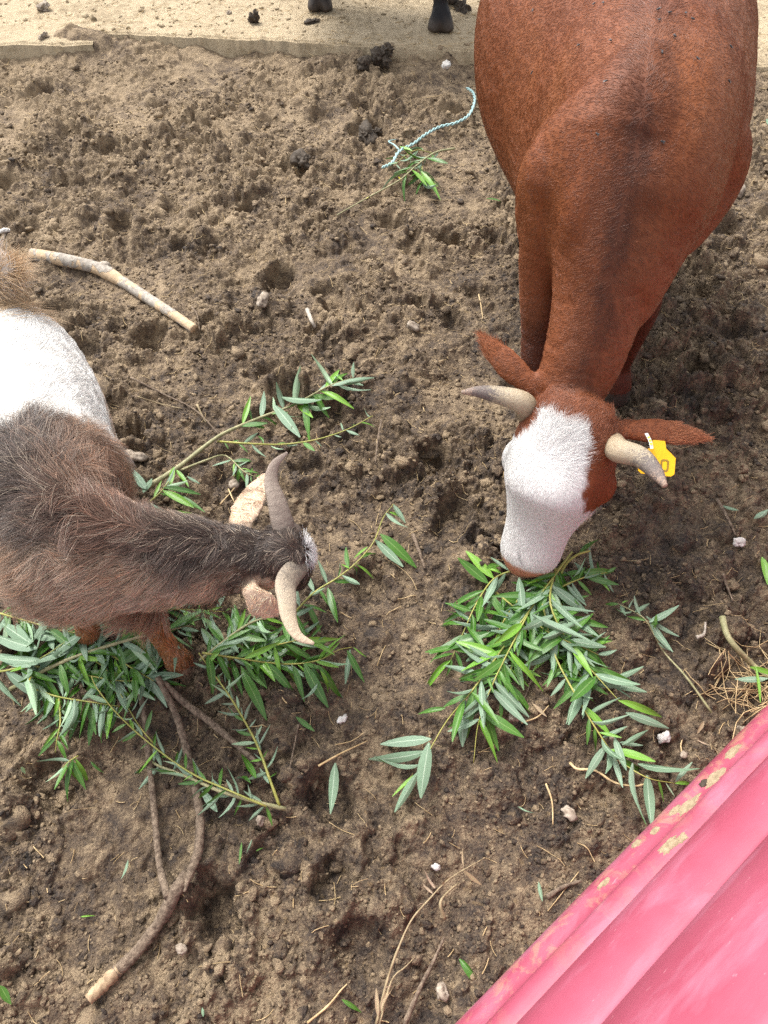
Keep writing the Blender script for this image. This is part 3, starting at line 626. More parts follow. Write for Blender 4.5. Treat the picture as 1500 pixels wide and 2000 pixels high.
for i in (1, 2, 3):
    t_ = (.046 * (i + .45) / 5); c_ = cA + cx_ * t_ + cz_ * (.007 * math.sin((i + .45) / 5 * 3.14) + .0006); q_ = [c_ + cx_ * a_ * .003 + cy_ * b_ * .0030 + cz_ * 0.0005 for a_, b_ in ((-1, -1), (1, -1), (1, 1), (-1, 1))]
    q_ += [v - cz_ * .0008 for v in q_]
    new_obj('print_mark', mesh_np('print_mark', np.array(q_), [[0, 1, 2, 3], [0, 4, 5, 1], [1, 5, 6, 2], [2, 6, 7, 3], [3, 7, 4, 0]], False), clip, M['clip_print'])
# flies resting on the back
bvh = BVHTree.FromPolygons([tuple(v) for v in cowA[0]], cowA[2].tolist())
M['fly'] = simple('fly_body', (.012, .012, .014), (.03, .03, .03), 200, .4, .0002); M['fly_wing'] = simple('fly_wing', (.03, .03, .03), (.07, .07, .07), 200, .3, .0001)
fly_body = lump_mesh('fly_body', (.0042, .0019, .0018), 2, 2, 1, .1)
fly_wing = mesh_np('fly_wing', [(0, 0, .0016), (-.005, .0008, .0018), (-.0058, .0026, .0015), (-.003, .0026, .0013)], [[0, 1, 2, 3]], False)
for px, py in [(1043, 21), (1162, 10), (1180, 9), (1133, 90), (1195, 82), (1285, 22), (1288, 42), (1308, 28), (1338, 29), (1352, 41), (1317, 74), (1291, 106), (1360, 117), (1424, 93), (1042, 142), (1167, 262), (1185, 161), (1292, 277), (1420, 160)]:
    e = W(px, py, 0.3); o3 = Vector((0, 0, CAM_H)); hit = bvh.ray_cast(o3, (e - o3).normalized())
    if hit[0] is None: continue
    f_ = empty('fly', hit[0] + hit[1] * .0045, 'tiny dark fly resting on the back of the red brown cow', 'fly', 'flies on the back of the red brown cow')
    f_.rotation_euler = (Matrix(hit[1].to_track_quat('Z', 'Y').to_matrix()) @ Matrix.Rotation(random.uniform(0, 6.3), 3, 'Z')).to_euler()
    new_obj('body', fly_body, f_, M['fly'])
    for sg in (1, -1):
        w_ = new_obj('wing', fly_wing, f_, M['fly_wing']); w_.scale = (1, sg, 1)

# --- the black cow standing on the pad, its hooves just in frame
def black_cow():
    pz = .105
    f1, f2, h1, h2 = W(860, 56, pz), W(872, 2, pz), W(626, 16, pz), W(600, -40, pz)
    mid = (A(f1) + A(f2) + A(h1) + A(h2)) / 4; B = A((-1, .0, 0)); O = A((f1.x + .02, (f1.y + f2.y) / 2 + .05, pz))
    tr = trunk([(-.25, .07, .72, .95, 0, .5), (-.12, .2, .55, 1.02, 0, .5), (.1, .25, .5, 1.1, 0, .5), (.45, .31, .46, 1.1, 0, .47), (.7, .28, .55, 1.12, 0, .5), (.82, .1, .8, 1.05, 0, .5)], O - A((0, 0, O[2])), B, A((0, 1, 0)))
    nk = loft([(O[0] + .1, O[1], .9, .14, .2, .2), (O[0] + .4, O[1], 1.05, .1, .14, .14), (O[0] + .62, O[1], 1.2, .09, .11, .11)], 16, 4)
    hd = loft([(O[0] + .55, O[1], 1.22, .08, .08, .08), (O[0] + .72, O[1], 1.16, .10, .1, .1), (O[0] + .9, O[1], 1.02, .07, .07, .07), (O[0] + 1.0, O[1], .95, .05, .05, .05)], 16, 4)
    sh = [tr, nk, hd]
    for p, top in ((f1, .7), (f2, .7), (h1, .75), (h2, .75)):
        cx = O[0] + (0.0 if p in (f1, f2) else -.62); cy = O[1] + (-.12 if p.y < O[1] else .12)
        a = A((cx, cy, top)); b = A(p); b[2] = pz
        sh.append(loft(leg_rings([a + A((0, 0, .1)), a, a * .6 + b * .4, a * .35 + b * .65, a * .12 + b * .88 + A((-.01, .005, 0)), b + A((0, .01, .075))], [.11, .09, .06, .043, .037, .042]), 14, 4, up=(0, 1, 0)))
        for dx in (-1, 1):
            sh.append(loft([(b[0] + dx * .012, b[1] + .01, b[2] + .09, .026, .035, .035), (b[0] + dx * .024, b[1] - .006, b[2] + .05, .032, .045, .045), (b[0] + dx * .034, b[1] - .022, b[2] + .02, .032, .052, .048), (b[0] + dx * .038, b[1] - .028, b[2], .030, .056, .048)], 12, 3, up=(0, 1, 0)))
    me = remeshed('black_cow', sh, .010, 4); V, N_, T = mesh_arrays(me)
    c = np.tile(A((.010, .009, .010)), (len(V), 1)); c = mix(c, A((.055, .042, .032)), smoothstep(pz + .085, pz + .03, V[:, 2] + .02 * sn(V, 30, 470))); set_color(me, 'coat', c)
    o = new_obj('black_cow', me, None, M['skin'])
    return tag(o, 'black cow behind, only its hooves and lower legs in view on the dusty pad', 'cow'), (V, N_, T)
bc, bcA = black_cow()
hair_object('coat_hair', bc, bcA, 9000, lambda P, N_: np.tile(A((0, 0, -1)), (len(P), 1)), lambda P, N_, rg: np.tile(A((.014, .013, .015)), (len(P), 1)) * rg.uniform(.6, 1.8, (len(P), 1)), lambda P, N_: np.full(len(P), .02), .3, .0007, lambda C, N_: (C[:, 2] < .6) * (C[:, 2] > .19) + 1e-9, .2, 3, 9)

# --- the brown and white goat
GW, GT = A(W(46, 955, .66)), A(W(-32, 545, .62)); gB = GT - GW; gB[2] = 0; gB = nrm(gB); gR = A((gB[1], -gB[0], 0)); GO = A((GW[0], GW[1], 0))
LB = float(np.linalg.norm((GT - GW)[:2]))
goat_trunk = trunk([(-.06, .06, .36, .52, 0, .5), (-.03, .10, .32, .58, 0, .5), (.04, .135, .29, .64, 0, .5), (.14, .15, .27, .645, 0, .48), (.28, .16, .24, .62, 0, .45), (.46, .165, .25, .62, 0, .45), (.60, .14, .33, .62, 0, .5), (.70, .08, .42, .57, 0, .5)], GO, gB, gR)
gneck = [(70, 965, .645, .105, .30), (150, 990, .625, .115, .30), (240, 1018, .585, .105, .25), (330, 1040, .54, .085, .21), (420, 1052, .49, .072, .17), (500, 1060, .455, .066, .14), (548, 1072, .44, .055, .11)]
NR = A((.10, -1, .0))
gr_ = []
for i, (px, py, z, hw, dep) in enumerate(gneck):
    p = A(W(px, py, z)); t = nrm(A(W(*gneck[min(i+1, 6)][:3])) - A(W(*gneck[max(i-1, 0)][:3]))); dn = nrm(np.cross(t, NR)); dn = dn if dn[2] < 0 else -dn
    gr_.append((*(p + dn * dep / 2), hw, dep / 2, dep / 2))
goat_neck = loft(gr_, 20, 4, right=NR)
GP0, GN0 = A(W(566, 1076, .425)), A(W(598, 1128, .075)); gL = nrm(GN0 - GP0); gHR = nrm(A(W(575, 1130, .42)) - A(W(558, 1030, .42))); gHR = nrm(gHR - np.dot(gHR, gL) * gL); gN = np.cross(gL, gHR); gN = gN if gN[0] > 0 else -gN
GLEN = float(np.linalg.norm(GN0 - GP0))
def GHP(t, r, n): return GP0 + gL * t * GLEN + gHR * r + gN * n
goat_head = loft([(*GHP(t, 0, n), a, bu, bd) for t, n, a, bu, bd in [(-.10, -.03, .03, .03, .04), (-.04, -.02, .055, .045, .06), (.1, -.01, .064, .05, .07), (.3, -.01, .060, .045, .075), (.5, -.015, .05, .04, .065), (.72, -.02, .036, .032, .045), (.9, -.02, .034, .028, .035), (1.0, -.02, .022, .02, .02)]], 18, 4, right=gHR)
gear1 = ear(W(462, 1045, .42), W(520, 924, .385), nrm(A((-.15, -.45, .85))), .037, .008, .014)
gear2 = ear(W(492, 1158, .40), W(546, 1204, .33), nrm(A((-.2, -.55, .8))), .036, .008, .016)
gfl = loft(leg_rings([A(W(225, 1050, .42)), A(W(255, 1130, .34)), A(W(283, 1195, .26)), A(W(303, 1225, .17)), A(W(325, 1258, .10)), A(W(342, 1280, .065)), A(W(352, 1293, .03)), A(W(358, 1302, .0))], [.070, .050, .033, .026, .025, .028, .026, .022]), 14, 4, up=(0, 1, 0))
gfl2 = loft(leg_rings([A(W(130, 1090, .42)), A(W(140, 1140, .30)), A(W(152, 1185, .18)), A(W(164, 1212, .10)), A(W(171, 1232, .065)), A(W(174, 1246, .03)), A(W(176, 1254, 0))], [.065, .045, .030, .026, .028, .026, .022]), 14, 4, up=(0, 1, 0))
toes = [loft([(*A(W(x0 + sg * 7, y0 + sg * -5, .065)), .018, .018, .018), (*A(W(x1 + sg * 10, y1 + sg * -7, .03)), .021, .022, .022), (*A(W(x2 + sg * 11, y2 + sg * -8, .002)), .021, .023, .021)], 12, 3, up=(0, 1, 0))
        for x0, y0, x1, y1, x2, y2 in ((341, 1279, 352, 1294, 360, 1306), (170, 1231, 174, 1246, 177, 1257)) for sg in (-1, 1)]
def ghind(sd):
    c = GO + gB * .56 + gR * .07 * sd
    return loft(leg_rings([c + A((0, 0, .46)), c + A((0, 0, .36)) - gB * .03, c + A((0, 0, .27)) + gB * .04, c + A((0, 0, .2)) + gB * .07, c + A((0, 0, .1)) + gB * .05, c + A((0, 0, .03)) + gB * .03, c + A((0, 0, 0)) + gB * .02], [.07, .065, .045, .032, .028, .033, .034]), 14, 4, up=(0, 1, 0))
gtail = loft([(*(GT + A((0, 0, -.03))), .03, .03, .03), (*A(W(5, 535, .66)), .025, .02, .02), (*A(W(24, 525, .68)), .008, .008, .008)], 12, 4)
goat_me = remeshed('goat_body', [goat_trunk, goat_neck, goat_head, gear1, gear2, gfl, gfl2, *toes, ghind(1), ghind(-1), gtail], .0062, 5)
goat = new_obj('goat', goat_me, None, M['skin']); tag(goat, 'long haired brown and white goat with spread horns, head down in willow leaves', 'goat')
goatA = mesh_arrays(goat_me)
GS = catmull(A([list(GT)] + [list(GO + gB * s + A((0, 0, .64))) for s in (.5, .3, .1)] + [list(W(*r[:3])) for r in gneck]), 8)
GHUB = A(W(78, 962, .66)); NGS = len(GS)
EP = [A(W(520, 940, .39)), A(W(490, 1000, .41)), A(W(540, 1195, .34)), A(W(510, 1175, .38))]
def goat_color(P):
    s = (P - GO) @ gB; lat = (P - GO) @ gR; d, j = dist_to(P, GS); d2 = d + .02 * sn(P, 25, 501)
    base = np.tile(A((.42, .315, .235)), (len(P), 1)); base = mix(base, A((.27, .18, .115)), smoothstep(-.3, .4, sn(P, 9, 502)))
    base = mix(base, A((.046, .034, .030)), smoothstep(.098, .03, d2) * .92)
    base = mix(base, A((.19, .10, .065)), np.exp(-((lat - .13) / .07) ** 2) * smoothstep(.3, .0, s) * smoothstep(-.2, -.0, s) * .8)
    base = mix(base, A((.30, .18, .12)), smoothstep(.26, .16, P[:, 2] - .5 + .25) * 0)
    edge = s + .03 * sn(P, 14, 503) - .35 * np.abs(lat) * 0
    wh = smoothstep(.175, .225, edge + .16 * np.clip(lat, -.1, .2)) * smoothstep(.70, .64, s); wh = wh * smoothstep(.40, .47, P[:, 2] + .02 * sn(P, 20, 504))
    base = mix(base, A((.80, .78, .74)), wh)
    base = mix(base, A((.42, .27, .16)), smoothstep(.62, .70, s))
    leg = smoothstep(.28, .22, P[:, 2]) * (P[:, 0] < -.40); base = mix(base, A((.25, .120, .045)), leg); base = mix(base, A((.17, .075, .035)), leg * smoothstep(.07, .02, P[:, 2]))
    hd = smoothstep(-.15, -.02, (P - GP0) @ gL / GLEN) * smoothstep(-.36, -.30, P[:, 0]) * (np.abs((P - GP0) @ gHR) < .075); base = mix(base, A((.028, .017, .012)), hd)
    for e in EP: base = mix(base, A((.62, .46, .33)), smoothstep(.065, .04, np.linalg.norm(P - e, axis=1)))
    tf = np.linalg.norm(P - GHP(.05, 0, .05), axis=1); base = mix(base, A((.5, .48, .46)), smoothstep(.018, .010, tf))
    return base
set_color(goat_me, 'coat', goat_color(goatA[0]) * .8)
def goat_flow(P, N_):
    d, j = dist_to(P, GS); away = nrm(P - GS[j] + 1e-6); back = nrm(GS[np.maximum(j - 3, 0)] - GS[np.minimum(j + 3, NGS - 1)])
    hub = np.exp(-(np.linalg.norm(P - GHUB, axis=1) / .13) ** 2)[:, None]; clump = np.stack([sn(P, 16, 520), sn(P, 16, 521), sn(P, 16, 522)], 1)
    f = away * (.55 - .45 * hub) + back * .8 + A((-.12, -.22, -.4)) * (1 + hub)
    low = (P[:, 2:] < .26) & (P[:, :1] < -.4); f = np.where(low, A((0, 0, -1.0)) + away * .15, f)
    onface = (P[:, 0] > -.30)[:, None] & (P[:, 2:] > .3); f = np.where(onface, nrm(P - GHP(-.1, 0, .03)) + .3 * gL, f)
    return f + clump * .8 + .4 * np.stack([sn(P, 45, 523), sn(P, 45, 524), sn(P, 45, 525)], 1)
def goat_len(P, N_):
    s = (P - GO) @ gB; c = goat_color(P).mean(1); d, j = dist_to(P, GS)
    L = np.where(s > .2, .022, .085); L = np.where((P[:, 0] > -.5) & (s < .2), .055, L); L = np.where(P[:, 0] > -.33, .022, L)
    L = np.where((P[:, 2] < .26), .012, L); 
    for e in EP: L = np.where(np.linalg.norm(P - e, axis=1) < .065, .0075, L)
    L = np.where(P[:, 2] < .03, .012, L); return np.where(s > .64, .06, L)
def goat_hc(P, N_, rg):
    c = goat_color(P); k = rg.lognormal(0, .38, (len(P), 1)); wh = (c.min(1) > .4)[:, None]
    warm = rg.random((len(P), 1)); c2 = c * k; c2 = np.where(warm < .22, c2 * A((1.5, 1.25, 1.05)) + .02, c2); c2 = np.where((warm > .93), A((.50, .40, .30)) * rg.uniform(.6, 1.1, (len(P), 1)), c2)
    return np.where(wh, c * rg.uniform(.9, 1.08, (len(P), 1)), c2)
gv = lambda C, N_: np.where((N_ * nrm(A((0, 0, CAM_H)) - C)).sum(1) > -.3, 1, .08)
hair_object('coat_hair', goat, goatA, 120000, goat_flow, goat_hc, goat_len, lambda P: np.where((P - GO) @ gB > .2, .20, .36), .00042, gv, .26, 7, 21, curl=.25, clump=.78, per=60, root=.0002)
tuftd = lambda C, N_: np.exp(-(np.linalg.norm(C - GHP(.05, 0, .045), axis=1) / .017) ** 2) + 1e-9
hair_object('forehead_tuft', goat, goatA, 800, lambda P, N_: nrm(P - GHP(.0, 0, .02)) + A((.7, -.1, .1)), lambda P, N_, rg: np.tile(A((.72, .70, .68)), (len(P), 1)) * rg.uniform(.6, 1.05, (len(P), 1)), lambda P, N_: np.full(len(P), .032), .7, .00042, tuftd, .45, 5, 22)
hair_object('tail_hair', goat, goatA, 1800, lambda P, N_: np.tile(A((.75, .1, -.05)), (len(P), 1)), lambda P, N_, rg: np.tile(A((.55, .38, .22)), (len(P), 1)) * rg.uniform(.6, 1.15, (len(P), 1)), lambda P, N_: np.full(len(P), .075), .25, .0005, lambda C, N_: np.exp(-(np.linalg.norm(C - A(W(2, 540, .64)), axis=1) / .06) ** 2) + 1e-9, .3, 5, 23)
THR = A(W(405, 1170, .24)); _P, _N, _T = goatA
hair_object('throat_tuft', goat, goatA, 900, lambda P, N_: np.tile(A((.02, -.1, -1)), (len(P), 1)), lambda P, N_, rg: np.where(rg.random((len(P), 1)) < .4, A((.30, .19, .09)), A((.045, .024, .014))) * rg.uniform(.6, 1.2, (len(P), 1)), lambda P, N_: np.full(len(P), .13), 1.2, .0005,
            lambda C, N_: np.exp(-(np.linalg.norm((C - THR)[:, :2], axis=1) / .022) ** 2) * (N_[:, 2] < .1) * (C[:, 2] < .4) + 1e-9, .15, 6, 24)
def goat_horn(pts, radii, m): new_obj('horn', horn_mesh('horn', pts, radii, .42, nrm(A((.5, -.3, .75)))), goat, m)
goat_horn([GHP(.02, -.028, .02)] + [A(W(*q_)) for q_ in [(556, 1030, .465), (541, 980, .50), (530, 940, .52), (537, 907, .535), (561, 884, .54)]], [.025, .027, .022, .016, .010, .003], M['goat_horn_dark'])
goat_horn([GHP(.02, .028, .02)] + [A(W(*q_)) for q_ in [(560, 1136, .465), (560, 1172, .485), (565, 1210, .49), (582, 1242, .485), (613, 1257, .475)]], [.023, .025, .021, .016, .010, .003], M['goat_horn_pale'])

# ------------------------------------------------------------------ willow
def leaf_mesh(i, wr, bend, twist, fold):
    nu, nv = 6, 4; V, UV = [], []
    for a in range(nu + 1):
        u = a / nu; w = wr * (math.sin(math.pi * min(1, u * .93 + .04)) ** .8) * (1.15 - .35 * u) if 0 < a < nu else .012
        ang = bend * (u - .2); zc = bend * .5 * (u * u - .1 * u); tw = twist * u
        for b in range(nv + 1):
            v = b / nv - .5; y = v * w * 2; z = abs(v) * 2 * w * fold + .02 * wr * math.sin(u * 11 + b * 2 + i)
            V.append((u, y * math.cos(tw) - z * math.sin(tw), zc + y * math.sin(tw) + z * math.cos(tw))); UV.append((u, b / nv))
    F = [[a * (nv + 1) + b, (a + 1) * (nv + 1) + b, (a + 1) * (nv + 1) + b + 1, a * (nv + 1) + b + 1] for a in range(nu) for b in range(nv)]
    me = mesh_np('leaf', V, F); uvl = me.uv_layers.new(name='UVMap')
    for lp in me.loops: uvl.data[lp.index].uv = UV[lp.vertex_index]
    return me
LEAVES = {}
for key in ('leaf', 'young', 'yellow_leaf', 'dry_leaf'):
    LEAVES[key] = []
    for i in range(10 if key == 'leaf' else 4):
        me = leaf_mesh(i, random.uniform(.078, .105), random.uniform(-.75, .2), random.uniform(-1.0, 1.0), random.uniform(.1, .6)); me.materials.append(M[key]); LEAVES[key].append(me)
    for i in range(3 if key == 'leaf' else 1):
        me = leaf_mesh(20 + i, random.uniform(.07, .09), random.uniform(-1.5, -1.0), random.uniform(-1.8, 1.8), random.uniform(.6, 1.1)); me.materials.append(M[key]); LEAVES[key].append(me)
def place_leaf(parent, base, tip, side=None, key='leaf', wide=1.0, roll=None, name='leaf'):
    base, tip = Vector(base), Vector(tip); x = tip - base; L = x.length; x.normalize()
    up = Vector((0, 0, 1)); y = up.cross(x).normalized(); z = x.cross(y)
    if side is None: side = 'under' if random.random() < .5 else 'top'
    r = random.uniform(-.55, .55) if roll is None else roll
    if side == 'under': r += math.pi
    z2 = z * math.cos(r) + y * math.sin(r); y2 = z2.cross(x)
    o = bpy.data.objects.new(name, random.choice(LEAVES[key])); COL.objects.link(o)
    Mx = Matrix((x * L, y2 * L * wide, z2 * L)).transposed().to_4x4(); Mx.translation = base
    if parent: o.parent = parent; o.matrix_parent_inverse = Matrix.Identity(4); Mx.translation = base - parent.location
    o.matrix_basis = Mx; return o
def branch(label, group, stems, name='willow_branch'):
    """stems: dicts of pts (px,py,lift), r0, r1, mat, n leaves, len range in metres, t range, ang range, under share, young tip share"""
    p0 = G(*stems[0]['pts'][0]); root = empty(name, p0, label, 'branch', group)
    for st in stems:
        P = [G(*q_) for q_ in st['pts']]; r = np.linspace(st.get('r0', .0030), st.get('r1', .0009), len(P))
        new_obj('stem', tube_mesh('stem', [p - p0 for p in P], r, 6, 5, .08), root, M[st.get('mat', 'stem_yellow')])
        C = catmull(A([list(p) for p in P]), 12); T = nrm(np.gradient(C, axis=0)); seg = np.r_[0, np.cumsum(np.linalg.norm(np.diff(C, axis=0), axis=1))]; seg /= seg[-1]
        n = st.get('n', 0); t0, t1 = st.get('t', (.1, 1)); a0, a1 = st.get('ang', (14, 95)); l0, l1 = st.get('len', (.07, .12))
        for k in range(n):
            u = t0 + (t1 - t0) * (k + random.uniform(.1, .9)) / n; i = int(np.argmin(np.abs(seg - u))); b = Vector(C[i]); t = Vector(T[i]); sg = (1 if k % 2 else -1)
            if 'sides' in st and random.random() < .8: sg = st['sides']
            an = rad(a0 + (a1 - a0) * random.random() ** 1.3) * sg; d = Vector((t.x, t.y, 0)).normalized(); d = Vector((d.x * math.cos(an) - d.y * math.sin(an), d.x * math.sin(an) + d.y * math.cos(an), 0))
            L = random.uniform(l0 * .8, l1 * 1.08) * (.6 if u > .93 else 1); tip = b + d * L; g = ghs(tip.x, tip.y); tip.z = max(g + .006, b.z + L * random.uniform(-.55, .30))
            key = 'young' if random.random() < st.get('young', .12) else 'leaf'
            place_leaf(root, b + d * .002, tip, 'under' if random.random() < .82 * st.get('under', .5) else 'top', key, random.uniform(.8, 1.2))
        for lf in st.get('leaves', []):
            (bx, by), (tx, ty), sd = lf[:3]; bl = lf[4] if len(lf) > 4 else .025
            place_leaf(root, G(bx, by, bl), G(tx, ty, bl * .5 + .004), sd, lf[3] if len(lf) > 3 else 'leaf', lf[5] if len(lf) > 5 else 1.0, random.uniform(-.3, .3))
    return root
GA, GB = 'cut willow branches in the pile under the cow\'s muzzle', 'cut willow branches heaped around the goat'
U, T_ = 'under', 'top'
# pile in front of the cow
branch('long willow branch from the cow\'s muzzle to five pale leaves lower left', GA, [
    dict(pts=[(1112, 1085, .06), (1050, 1170, .07), (985, 1262, .06), (925, 1345, .05), (875, 1405, .04), (842, 1460, .03), (815, 1510, .02)], n=40, t=(.08, .72), under=.45, young=.1, len=(.07, .115),
         leaves=[((842, 1443), (742, 1450), U, 'leaf', .03, 1.1), ((832, 1467), (724, 1500), U, 'leaf', .025, 1.0), ((822, 1492), (735, 1504), U, 'leaf', .02, .9), ((838, 1450), (814, 1580), U, 'leaf', .03, 1.1), ((818, 1506), (768, 1590), U, 'leaf', .02, .9),
                 ((808, 1514), (766, 1556), T_, 'young', .02, .8), ((812, 1512), (780, 1560), U, 'young', .02, .7), ((905, 1360), (902, 1458), U, 'leaf', .05, 1.25), ((870, 1383), (815, 1392), T_, 'leaf', .04, 1.0), ((1014, 1128), (1020, 1205), U, 'leaf', .09, 1.2)])])
branch('willow branch in the cow\'s pile arching right to a bright drooping leaf', GA, [
    dict(pts=[(1085, 1110, .05), (1075, 1180, .07), (1115, 1262, .06), (1165, 1320, .05), (1212, 1372, .035)], n=34, t=(.05, .85), under=.5, len=(.07, .115),
         leaves=[((1208, 1368), (1302, 1396), T_, 'young', .04, .9), ((1222, 1392), (1305, 1423), U, 'leaf', .03, 1.0), ((1190, 1328), (1255, 1306), U, 'leaf', .035, .9), ((1152, 1315), (1088, 1415), U, 'leaf', .05, 1.1), ((1170, 1325), (1115, 1383), T_, 'leaf', .05, 1.0), ((1040, 1200), (1130, 1260), U, 'leaf', .09), ((1060, 1245), (1130, 1232), U, 'leaf', .09)])])
branch('willow branch in the cow\'s pile whose tip reaches the red barrier', GA, [
    dict(pts=[(1060, 1180, .06), (1080, 1270, .06), (1120, 1350, .05), (1165, 1425, .035), (1205, 1480, .03), (1262, 1518, .025), (1318, 1530, .02)], n=32, t=(.05, .74), under=.7, len=(.05, .095),
         leaves=[((1236, 1490), (1238, 1602), U, 'leaf', .03, 1.1), ((1264, 1514), (1269, 1608), U, 'leaf', .03, 1.2), ((1246, 1492), (1345, 1516), U, 'leaf', .03, 1.0), ((1192, 1462), (1180, 1524), U, 'leaf', .02, 1.3), ((1200, 1440), (1222, 1508), U, 'leaf', .03, 1.1),
                 ((1285, 1522), (1294, 1566), T_, 'leaf', .02), ((1318, 1530), (1358, 1526), T_, 'young', .03, .9), ((1300, 1528), (1318, 1556), U, 'young', .025, .6), ((1320, 1525), (1350, 1490), U, 'leaf', .02), ((1215, 1455), (1265, 1430), U, 'leaf', .03), ((1210, 1450), (1258, 1455), U, 'leaf', .03)])])
branch('willow branch in the cow\'s pile with a bare yellow twig end below it', GA, [
    dict(pts=[(1118, 1078, .05), (1060, 1150, .06), (1010, 1240, .07), (965, 1330, .05), (935, 1410, .035), (925, 1490, .006)], n=52, t=(.1, .86), under=.3, young=.15, len=(.06, .105))])
branch('willow branch at the left edge of the cow\'s pile, leaves pointing down left', GA, [
    dict(pts=[(1015, 1110, .05), (965, 1130, .05), (930, 1180, .045), (905, 1235, .04), (880, 1290, .03)], n=26, t=(.05, 1), under=.35, young=.15, len=(.06, .11),
         leaves=[((955, 1235), (838, 1277), T_, 'leaf', .05, 1.0), ((925, 1215), (880, 1185), U, 'leaf', .04, 1.1), ((880, 1290), (815, 1338), T_, 'young', .03), ((950, 1110), (985, 1095), T_, 'leaf', .05, 1.3)])])
branch('willow sprig right of the cow\'s muzzle with bunched dark green leaves', GA, [
    dict(pts=[(1070, 1160, .04), (1110, 1140, .05), (1150, 1125, .045), (1185, 1118, .035)], n=20, t=(.1, 1), under=.3, len=(.05, .085), leaves=[((1140, 1118), (1200, 1115), T_, 'leaf', .05, 1.2), ((1145, 1125), (1198, 1138), T_, 'young', .045, 1.1)]),
    dict(pts=[(1085, 1160, .03), (1100, 1110, .05), (1125, 1085, .06), (1152, 1076, .055)], r0=.0045, r1=.003, n=2)])
branch('willow branch lying across the middle of the cow\'s pile', GA, [
    dict(pts=[(960, 1150, .03), (1010, 1190, .05), (1080, 1240, .055), (1140, 1265, .04), (1170, 1280, .03)], n=36, t=(.05, 1), under=.5, len=(.07, .11))])
branch('willow branch deep in the cow\'s pile beneath the others', GA, [
    dict(pts=[(1020, 1160, .02), (980, 1220, .03), (950, 1300, .03)], n=26, t=(.05, 1), under=.4, len=(.07, .11)), dict(pts=[(1080, 1150, .03), (1110, 1210, .04), (1150, 1300, .03)], n=24, t=(.05, 1), under=.45, len=(.07, .11)),
    dict(pts=[(1100, 1130, .02), (1040, 1210, .025), (1000, 1300, .02), (980, 1360, .02)], n=40, t=(.05, 1), under=.3, len=(.06, .1)), dict(pts=[(1060, 1190, .02), (1110, 1280, .025), (1140, 1330, .02)], n=22, t=(.05, 1), under=.35, len=(.06, .1))])
# heap round the goat
branch('forked willow branch with yellow stems and small grey leaves, lower left', GB, [
    dict(pts=[(558, 1580, .012), (500, 1566, .02), (430, 1545, .025), (360, 1515, .025), (300, 1490, .02), (286, 1462, .02)], mat='stem_green', r0=.0052, r1=.0025, n=22, t=(.1, .95), under=.75, len=(.03, .06)),
    dict(pts=[(546, 1574, .015), (528, 1525, .03), (500, 1450, .035), (455, 1370, .04), (420, 1320, .045), (388, 1275, .05)], r0=.0036, r1=.0014, n=34, t=(.15, .95), under=.8, len=(.03, .055)),
    dict(pts=[(520, 1575, .03), (450, 1545, .035), (370, 1508, .04), (290, 1450, .04), (230, 1395, .04), (190, 1345, .04), (178, 1320, .045)], r0=.0026, r1=.0012, n=26, t=(.12, .95), under=.6, young=.2, len=(.03, .06)),
    dict(pts=[(300, 1452, .035), (270, 1415, .04), (235, 1355, .04)], r0=.002, r1=.001, n=8, t=(.2, 1), young=.4, len=(.03, .05), leaves=[((490, 1530), (450, 1500), T_, 'leaf', .03), ((500, 1520), (470, 1470), T_, 'leaf', .03), ((395, 1545), (428, 1590), U, 'leaf', .02, 1.2), ((460, 1550), (440, 1595), U, 'leaf', .02, 1.2), ((515, 1575), (485, 1603), U), ((520, 1575), (532, 1612), T_), ((525, 1530), (508, 1500), U)])])
branch('thick willow branch among pale leaves, cut end at the left', GB, [
    dict(pts=[(20, 1346, .012), (110, 1298, .04), (200, 1265, .05), (290, 1240, .055), (370, 1222, .05)], mat='stem_green', r0=.006, r1=.0022, n=66, t=(.12, 1), under=.6, len=(.06, .105))])
branch('broad fan of pale willow leaves at the left edge of the photo', GB, [
    dict(pts=[(-40, 1315, .03), (20, 1308, .05), (80, 1285, .06), (140, 1245, .06)], n=12, t=(.1, 1), under=.85, len=(.09, .13),
         leaves=[((165, 1235), (66, 1296), U, 'leaf', .08, 1.0), ((150, 1250), (70, 1318), U, 'leaf', .07, 1.0), ((62, 1258), (-2, 1215), U, 'leaf', .07, 1.1), ((72, 1266), (-10, 1250), U, 'leaf', .08, 1.1), ((60, 1302), (-12, 1272), U, 'leaf', .07, 1.1), ((85, 1292), (0, 1290), U, 'leaf', .07, 1.1),
                 ((100, 1218), (38, 1188), U, 'leaf', .05, 1.0), ((108, 1248), (35, 1226), U, 'leaf', .08, 1.1), ((40, 1310), (110, 1330), T_, 'leaf', .06, 1.0), ((20, 1312), (95, 1290), T_, 'young', .07, .9), ((100, 1200), (66, 1256), U, 'leaf', .06, 1.0)])])
branch('willow branch beside the goat\'s raised hoof, leaves spread both ways', GB, [
    dict(pts=[(-10, 1195, .03), (60, 1215, .04), (110, 1230, .045), (180, 1240, .045)], mat='stem_yellow', n=44, t=(.05, 1), under=.5, len=(.06, .11)),
    dict(pts=[(190, 1262, .04), (250, 1300, .04), (300, 1330, .03)], n=40, t=(.05, 1), under=.5, len=(.05, .095))])
